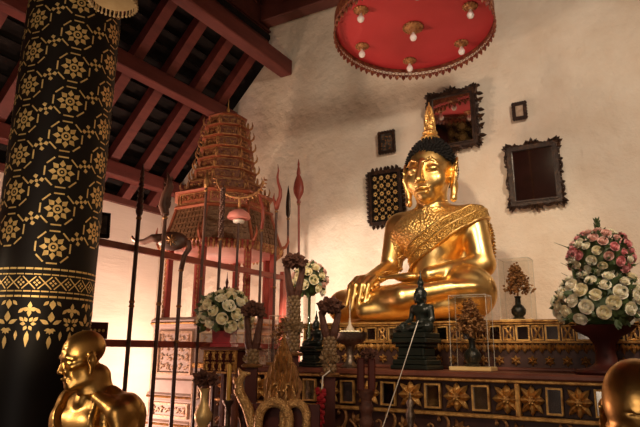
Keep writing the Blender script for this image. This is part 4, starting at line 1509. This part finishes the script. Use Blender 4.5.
# ================================================================== golden candle rack with serpents
SY = 3.12
p = at(283, 372, Y=SY)
sat = thing('serpent_candle_rack', 'gilded flame shaped candle rack with coiled serpents at its foot', 'candle rack', (p.x, SY, 0), rz=YAW * .8)
zt, zb = at(283, 333, Y=SY).z, at(283, 406, Y=SY).z
HH = zt - zb
out = [(0, 1.0), (.014, .90), (.027, .82), (.040, .74), (.055, .66), (.062, .60), (.085, .53), (.096, .46), (.098, .39), (.118, .33), (.122, .24), (.108, .15), (.112, .07), (.085, .0)]
poly = [(x, zb + z * HH) for x, z in out] + [(-x, zb + z * HH) for x, z in reversed(out[1:])]
MB().prism(poly, -.010, .03).build('flame_crest', 'dull_gilt', sat)
m = MB()
for s in (-1, 1):
    for j, (x0, z0, a, L, w) in enumerate(((.008, .70, 1.57, .27, .012), (.024, .58, 1.60, .26, .013), (.043, .48, 1.62, .24, .013), (.068, .34, 1.62, .24, .014), (.092, .18, 1.64, .24, .014),
                                          (.012, .44, 1.62, .30, .013), (.036, .32, 1.62, .26, .014), (.062, .18, 1.62, .22, .014), (.022, .18, 1.66, .30, .014), (.046, .05, 1.62, .26, .015), (.076, .02, 1.62, .22, .015))):
        ang = a if s > 0 else PI - a
        leaf_solid(m, s * x0, zb + z0 * HH, ang, L * HH, w * 1.1, .045, y=-.014 - .006 * (j % 3))
    curl(m, s * .02, zb + .05 * HH, PI / 2 - s * .35, .10, s, .010, y=-.034, n=16)
    curl(m, s * .075, zb + .12 * HH, PI / 2 - s * .1, .09, s, .010, y=-.03, n=14)
leaf_solid(m, 0, zb + .50 * HH, PI / 2, .20, .024, .035, y=-.022)
leaf_solid(m, 0, zb + .12 * HH, PI / 2, .15, .028, .035, y=-.03)
m.build('crest_carving', 'serpent_gilt', sat)
m = MB().box((0, .02, zb - .50), (.46, .04, 1.02)).box((0, .01, .05), (.56, .28, .1), bev=.01)
m.build('back_board', 'red_lacquer_dark', sat)


def serpent(cx, R, r, y, zz):
    m = MB()
    pts = [(cx + R * math.cos(a), y + .015 * math.cos(a), zz + 1.15 * R * math.sin(a)) for a in [PI * (1.0 - i / 30) for i in range(31)]]
    pts = [(pts[0][0], pts[0][1], zz - .40 + .05 * i) for i in range(8)] + pts + [(pts[-1][0], pts[-1][1], zz - .05 * (i + 1)) for i in range(8)]
    m.tube(pts, r, 12)
    for i, q in enumerate(pts[1:-1]):
        a = Vector(q); tng = (Vector(pts[i + 2]) - Vector(pts[i])).normalized(); sd = tng.cross(Vector((0, 1, 0))).normalized()
        for k in range(7):
            an = -PI * .45 + k * PI * .15 + (.07 if i % 2 else -.07)
            d = sd * math.sin(an) + Vector((0, -1, 0)) * math.cos(an)
            m.ball(a + d * r * .93, r * .20, None, 5, 3)
    return m.build('serpent_coil', 'serpent_gilt', sat, True, 60)


zc_ = at(277, 404, Y=SY - .07).z
serpent(-.035, .090, .027, -.08, zc_ - .092)
serpent(.085, .068, .025, -.03, zc_ - .072)
m = MB()
pts = [(-.20, -.03, zb - .42), (-.19, -.03, zb - .25), (-.17, -.03, zb - .12), (-.21, -.03, zb - .01), (-.26, -.03, zb + .07), (-.27, -.03, zb + .14), (-.24, -.03, zb + .19), (-.20, -.03, zb + .19)]
m.tube(pts, [.04, .038, .036, .034, .030, .026, .022, .008], 10)
for i in range(7): leaf_solid(m, pts[i][0] - .015, pts[i][2] - .02, 1.9, .06, .016, .02, y=-.04)
m.build('serpent_head', 'serpent_gilt', sat, True, 60)

# ================================================================== small offerings
p = at(350, 369, Y=4.36)
t = thing('footed_bowl', 'old silver footed bowl with a white cone, on the altar ledge', 'bowl', (p.x, 4.36, 1.47))
k = 4.36 / 4.0
MB().lathe([(.075, 0), (.08, .012), (.05, .03), (.03, .06), (.028, .12), (.038, .17), (.05, .185), (.10, .20), (.138, .24), (.145, .275), (.15, .285), (.135, .285), (.09, .22), (.0, .205)], 28).build('bowl', 'silver_bowl', t, True, 40)
m = MB().lathe([(.05, .27), (.040, .30), (.013, .35), (.004, .41), (.002, .56)], 12); m.build('white_cone', 'dusty_cone', t, True)
m = MB()
for q in range(14): m.ball((.07 * math.cos(q * .45), .07 * math.sin(q * .45), .28), .022, None, 6, 4)
m.build('blossoms', 'cream_petal', t)

p = at(203, 420, Y=3.40)
lt = thing('low_offering_table', 'low dark offering table under the brass vase and yellow candle', 'table', (-2.97, 3.50, 0))
LZ = 1.03
MB().box((0, 0, LZ - .015), (.36, .42, .03), bev=.006).build('tabletop', 'red_lacquer_dark', lt)
for a in (-1, 1):
    for b in (-1, 1): MB().box((a * .15, b * .18, (LZ - .03) / 2), (.04, .04, LZ - .03)).build('leg', 'red_lacquer_dark', lt)
t = thing('brass_vase', 'small brass vase with withered flowers at the lower left', 'vase', (p.x - .0, 3.40, LZ))
MB().lathe([(.05, 0), (.055, .01), (.03, .03), (.06, .08), (.065, .12), (.04, .17), (.026, .21), (.028, .27), (.045, .30), (.035, .30), (.02, .27)], 20).build('vase', 'bright_brass', t, True, 50)
m = MB(); ruffle(m, (0, 0, .36), .07, 60, 5, .05); m.tube([(0, 0, .25), (0, 0, .36)], .018, 8); m.build('withered_flowers', 'dried_flower', t)
p = at(226, 400, Y=3.56)
t = thing('candle_holder', 'brass holder with a tall yellow candle, left of the candle rack', 'candle', (p.x + .02, 3.56, LZ))
hz_ = p.z - LZ
MB().lathe([(.05, 0), (.055, .015), (.02, .03), (.018, hz_ - .05), (.04, hz_ - .02), (.045, hz_), (.02, hz_)], 18).build('holder', 'silver_bowl', t, True, 50)
MB().lathe([(.016, hz_), (.016, hz_ + .25), (.004, hz_ + .265)], 12).build('candle', 'wax_yellow', t, True, 50)

p = at(410, 398, Y=3.72)
t = thing('bud_post', 'slim old metal post with a bud tip in front of the lower altar', 'post', (p.x, 3.72, 0))
MB().lathe([(.10, 0), (.10, .04), (.025, .08), (.014, p.z - .2), (.022, p.z - .15), (.030, p.z - .10), (.018, p.z - .06), (.026, p.z - .03), (.010, p.z), (.002, p.z + .035)], 16).build('post', 'silver_bowl', t, True, 50)
m = MB()
p1 = Vector((-1.665, 4.275, 1.835)); p2 = at(381, 432, Y=3.1)
tag(MB().tube([p1, p1.lerp(p2, .5) + Vector((0, 0, -.01)), p2, p2 + Vector((-.1, -.6, -.35))], .0032, 6).build('sacred_cord', 'cotton_cord'), 'thin white cord running down from the black stone figure', 'cord')
# ================================================================== the two bald bronze figures
def monk_head(hx, hy, hz, pitch=0.0, k=1.0, yaw=0.0):
    c, s = math.cos(pitch), math.sin(pitch)
    cy, sy = math.cos(yaw), math.sin(yaw)

    def h(x, y, z):
        x, y, z = x * k, y * k, z * k
        y, z = y * c - z * s, y * s + z * c
        return (hx + x * cy - y * sy, hy + x * sy + y * cy, hz + z)

    def e(ctr, r, kk=.02, sub=False, rz=0.0): return elli(h(*ctr), [q * k for q in r], kk * k, tuple((Matrix.Rotation(yaw, 3, 'Z') @ Matrix.Rotation(pitch, 3, 'X') @ Matrix.Rotation(rz, 3, 'Z')).to_euler()), sub)
    def cp(a, b, r1, r2=None, kk=.012, sub=False): return caps(h(*a), h(*b), r1 * k, (r1 if r2 is None else r2) * k, kk * k, sub)
    P = [e((0, .012, .05), (.078, .092, .083), .02), e((0, -.025, .03), (.069, .072, .075), .03), e((0, -.032, -.05), (.056, .062, .075), .03), e((0, -.076, -.112), (.026, .022, .022), .025),
         cp((-.045, .0, -.09), (-.02, -.07, -.115), .02, .018, .02), cp((.045, .0, -.09), (.02, -.07, -.115), .02, .018, .02),
         e((-.068, -.055, -.055), (.02, .032, .03), .02, True), e((.068, -.055, -.055), (.02, .032, .03), .02, True),
         cp((-.052, -.07, -.022), (-.066, -.03, -.012), .014, .012), cp((.052, -.07, -.022), (.066, -.03, -.012), .014, .012),
         e((-.033, -.101, -.001), (.021, .014, .013), .012, True), e((.033, -.101, -.001), (.021, .014, .013), .012, True),
         e((-.033, -.082, -.003), (.016, .014, .0115), .004), e((.033, -.082, -.003), (.016, .014, .0115), .004),
         cp((-.012, -.095, .018), (-.04, -.09, .024), .0065, .006, .018), cp((-.04, -.09, .024), (-.062, -.066, .012), .006, .005, .018),
         cp((.012, -.095, .018), (.04, -.09, .024), .0065, .006, .018), cp((.04, -.09, .024), (.062, -.066, .012), .006, .005, .018),
         cp((0, -.094, .004), (0, -.112, -.040), .0080, .0130), e((-.013, -.102, -.044), (.010, .012, .009), .008), e((.013, -.102, -.044), (.010, .012, .009), .008),
         cp((-.025, -.088, -.077), (0, -.104, -.075), .005, .007, .006), cp((.025, -.088, -.077), (0, -.104, -.075), .005, .007, .006),
         cp((-.02, -.091, -.09), (.02, -.091, -.09), .0075, .0075, .006), e((0, -.104, -.0825), (.028, .010, .0022), .003, True),
         cp((-.02, -.098, -.045), (-.036, -.084, -.085), .004, .003, .004, True), cp((.02, -.098, -.045), (.036, -.084, -.085), .004, .003, .004, True)]
    for z in (.055, .07, .085): P += [cp((-.035, -.089 + (z - .055) * .35, z), (.035, -.089 + (z - .055) * .35, z), .0022, .0022, .004, True)]
    for s_ in (-1, 1):
        P += [e((s_ * .083, .012, -.008), (.010, .026, .040), .008, False, s_ * .35), cp((s_ * .083, .006, -.035), (s_ * .084, -.002, -.066), .012, .009, .008),
              e((s_ * .094, .004, -.004), (.009, .014, .022), .006, True, s_ * .35)]
    return P


def monk_body(P):
    P += [caps((0, .0, .60), (0, .01, .50), .056, .064, .03), elli((0, .03, .34), (.19, .115, .19), .06), elli((0, .02, .12), (.175, .12, .17), .08),
          caps((-.15, .03, .47), (.15, .03, .47), .07, .07, .05), caps((-.195, .03, .455), (-.235, .0, .20), .062, .048, .03), caps((.195, .03, .455), (.235, .0, .20), .062, .048, .03),
          caps((-.235, .0, .20), (-.10, -.20, .10), .046, .034, .03), caps((.235, .0, .20), (.10, -.20, .10), .046, .034, .03),
          elli((-.05, -.22, .09), (.06, .045, .025), .02), elli((.05, -.22, .105), (.06, .045, .025), .02),
          caps((-.1, .03, .06), (-.32, -.16, .06), .10, .075, .04), caps((.1, .03, .06), (.32, -.16, .06), .10, .075, .04),
          caps((-.32, -.18, .05), (.10, -.30, .04), .06, .04, .03), caps((.32, -.18, .05), (-.10, -.28, .05), .06, .04, .03),
          elli((-.085, -.07, .40), (.07, .03, .05), .05), elli((.085, -.07, .40), (.07, .03, .05), .05)]
    for s in (-1, 1): P += [caps((0, -.045, .50), (s * .15, -.035, .485), .009, .008, .03), caps((s * .015, -.05, .565), (s * .012, -.068, .50), .009, .009, .012)]
    return P


def bronze_figure(loc, rz, label, mat_body, seat, hpos, pitch, k=1.0, yaw=0.0):
    t = thing('bronze_monk_statue', label, 'statue', loc, rz=rz)
    h = .0058
    f = Field((-.46, -.42, -.06), (.46, .26, .98), h)
    f.put(monk_body([]) + [caps((0, .0, .50), (hpos[0], hpos[1] + .02, hpos[2] - .07), .062, .054, .03)] + monk_head(*hpos, pitch, k, yaw))
    field_obj('body', f.D, f.lo, h, mat_body, t, relax=1)
    X, Y, Z = f.grid()
    # robe over the left shoulder (the figure's own left is +x)
    f2 = Field((-.46, -.42, -.06), (.46, .26, .98), h)
    f2.put([p for p in monk_body([])])
    diag = -(X * .75 + (Z - .36) * .40 + .075 - .25 * np.maximum(0, Y - .02))      # positive on the bare side
    rb = np.maximum.reduce([f2.D - .012, diag, Z - (.535 + .1 * np.maximum(0, Y)), .03 - Z])
    field_obj('robe', rb, f.lo, h, mat_body, t, relax=2)
    fold = np.maximum.reduce([f2.D - .034, np.abs(diag + .020) - .022, Z - .545, .03 - Z])
    lap = np.abs(X - (.115 + .42 * (.52 - Z))) - .011
    fold = np.minimum(fold, np.maximum.reduce([f2.D - .030, lap, .12 - Z, .06 - X, Z - .515]))
    lap2 = np.abs(X - (.165 + .30 * (.52 - Z))) - .008
    fold = np.minimum(fold, np.maximum.reduce([f2.D - .026, lap2, .12 - Z, .06 - X, Z - .50]))
    field_obj('robe_fold', fold, f.lo, h, mat_body, t, relax=2)
    # heavy folded cloth draped over the shoulder
    f3 = Field((-.1, -.25, .0), (.42, .28, .62), h)
    f3.put([caps((.07, .03, .535), (.21, .02, .485), .034, .042, .05), caps((.21, .02, .485), (.275, .0, .36), .042, .03, .05), caps((.10, -.05, .52), (.235, -.045, .47), .03, .035, .04), caps((.235, -.045, .47), (.285, -.05, .34), .035, .022, .04)])
    field_obj('shoulder_cloth', f3.D, f3.lo, h, mat_body, t, relax=2)
    m = MB()
    m.box((0, -.08, -.035), (.86, .62, .07), bev=.015); m.box((0, -.08, -.03 - (loc[2]) / 2 - .02), (.74, .52, loc[2] - .08), bev=.01); m.box((0, -.08, -loc[2] + .03), (.86, .62, .06), bev=.012)
    m.build('pedestal', 'red_lacquer_dark', t)
    return t


hp = at(84, 359, D=2.5)
rz = math.radians(-7)
hl = Vector((-.02, -.06, .675))
o = hp - (RZ(rz) @ hl)
bronze_figure(o, rz, 'gilded bronze bald old monk statue facing left, below the lacquered column', 'bronze_gold', .9, tuple(hl), .17, .90, math.radians(-14))
hp = at(640, 415, D=1.42)
rz = math.radians(2)
o = hp - (RZ(rz) @ Vector((0, -.045, .735)))
bronze_figure(o, rz, 'gilded bronze bald head of a monk statue at the lower right, close by', 'bronze_gold', .9, (0, -.045, .735), .60)

# ================================================================== light
w_ = bpy.data.worlds.new('hall_air'); scene.world = w_; w_.use_nodes = True
w_.node_tree.nodes['Background'].inputs[0].default_value = (.9, .55, .35, 1)
w_.node_tree.nodes['Background'].inputs[1].default_value = .02


def lamp(kind, name, loc, target, power, color, size=.2, angle=60, blend=.5, size_y=None):
    d = bpy.data.lights.new(name, kind); d.energy = power; d.color = color
    if kind == 'SPOT': d.spot_size = math.radians(angle); d.spot_blend = blend; d.shadow_soft_size = size
    elif kind == 'POINT': d.shadow_soft_size = size
    elif kind == 'AREA':
        d.size = size
        if size_y: d.shape = 'RECTANGLE'; d.size_y = size_y
    o = bpy.data.objects.new(name, d); COL.objects.link(o)
    o.location = loc
    if target is not None: o.rotation_euler = (Vector(target) - Vector(loc)).to_track_quat('-Z', 'Y').to_euler()
    return o


# floodlight low by the throne, warm pink white
lamp('POINT', 'throne_floodlight', (-5.3, 3.7, .8), None, 115, (1, .60, .48), .12)
lamp('POINT', 'throne_back_lamp', (-5.55, 6.1, 1.25), None, 115, (1, .72, .55), .08)
lamp('SPOT', 'spire_fill_spot', (-5.4, 3.1, 2.2), (-4.2, 5.5, 3.5), 150, (1, .66, .44), .08, 58, .9)  # extra spot added to brighten the spire above the eave
# small uplight on the altar corner, grazing the wall beside the statue
lamp('SPOT', 'altar_uplight', (-3.22, 4.72, 1.72), (-3.35, 6.5, 2.05), 200, (1, .78, .62), .05, 68, .25)
# hall spotlights, then the added fill lights
lamp('SPOT', 'statue_spotlight', (-1.3, 1.0, 4.4), (-2.0, 5.3, 2.5), 420, (1, .78, .52), .15, 46, .7)
lamp('SPOT', 'right_spotlight', (1.4, 1.6, 4.9), (-1.2, 6.2, 3.2), 600, (1, .80, .60), .30, 85, .9)
lamp('SPOT', 'canopy_uplight', (-4.3, 3.2, 2.3), (-1.7, 5.5, 4.7), 210, (1, .70, .48), .15, 52, .8)
lamp('SPOT', 'column_fill_spot', (-1.5, .35, 1.2), (-3.0, 2.1, 2.9), 170, (1, .72, .42), .08, 60, .7)  # spot added to bring out the column's gold from the right
lamp('SPOT', 'offering_fill_spot', (-.3, .6, 3.4), (-2.3, 3.9, 1.35), 115, (1, .70, .42), .12, 52, .8)  # added warm fill from the camera side for the flower stands
lamp('SPOT', 'monk_fill_spot', (-5.2, .3, 2.6), (-2.3, 1.75, 1.5), 160, (1, .76, .50), .12, 24, .6)  # narrow spot added to brighten the left monk's face
lamp('AREA', 'front_fill', (-.3, -3.6, 2.0), (-1.5, 4.0, 1.8), 70, (1, .80, .62), 2.2, size_y=2.6)  # added soft fill behind the camera; the front wall is solid

scene.view_settings.view_transform = 'Standard'
scene.view_settings.look = 'None'
scene.view_settings.exposure = 0.0
scene.view_settings.gamma = 1.0
scene.view_settings.use_curve_mapping = False
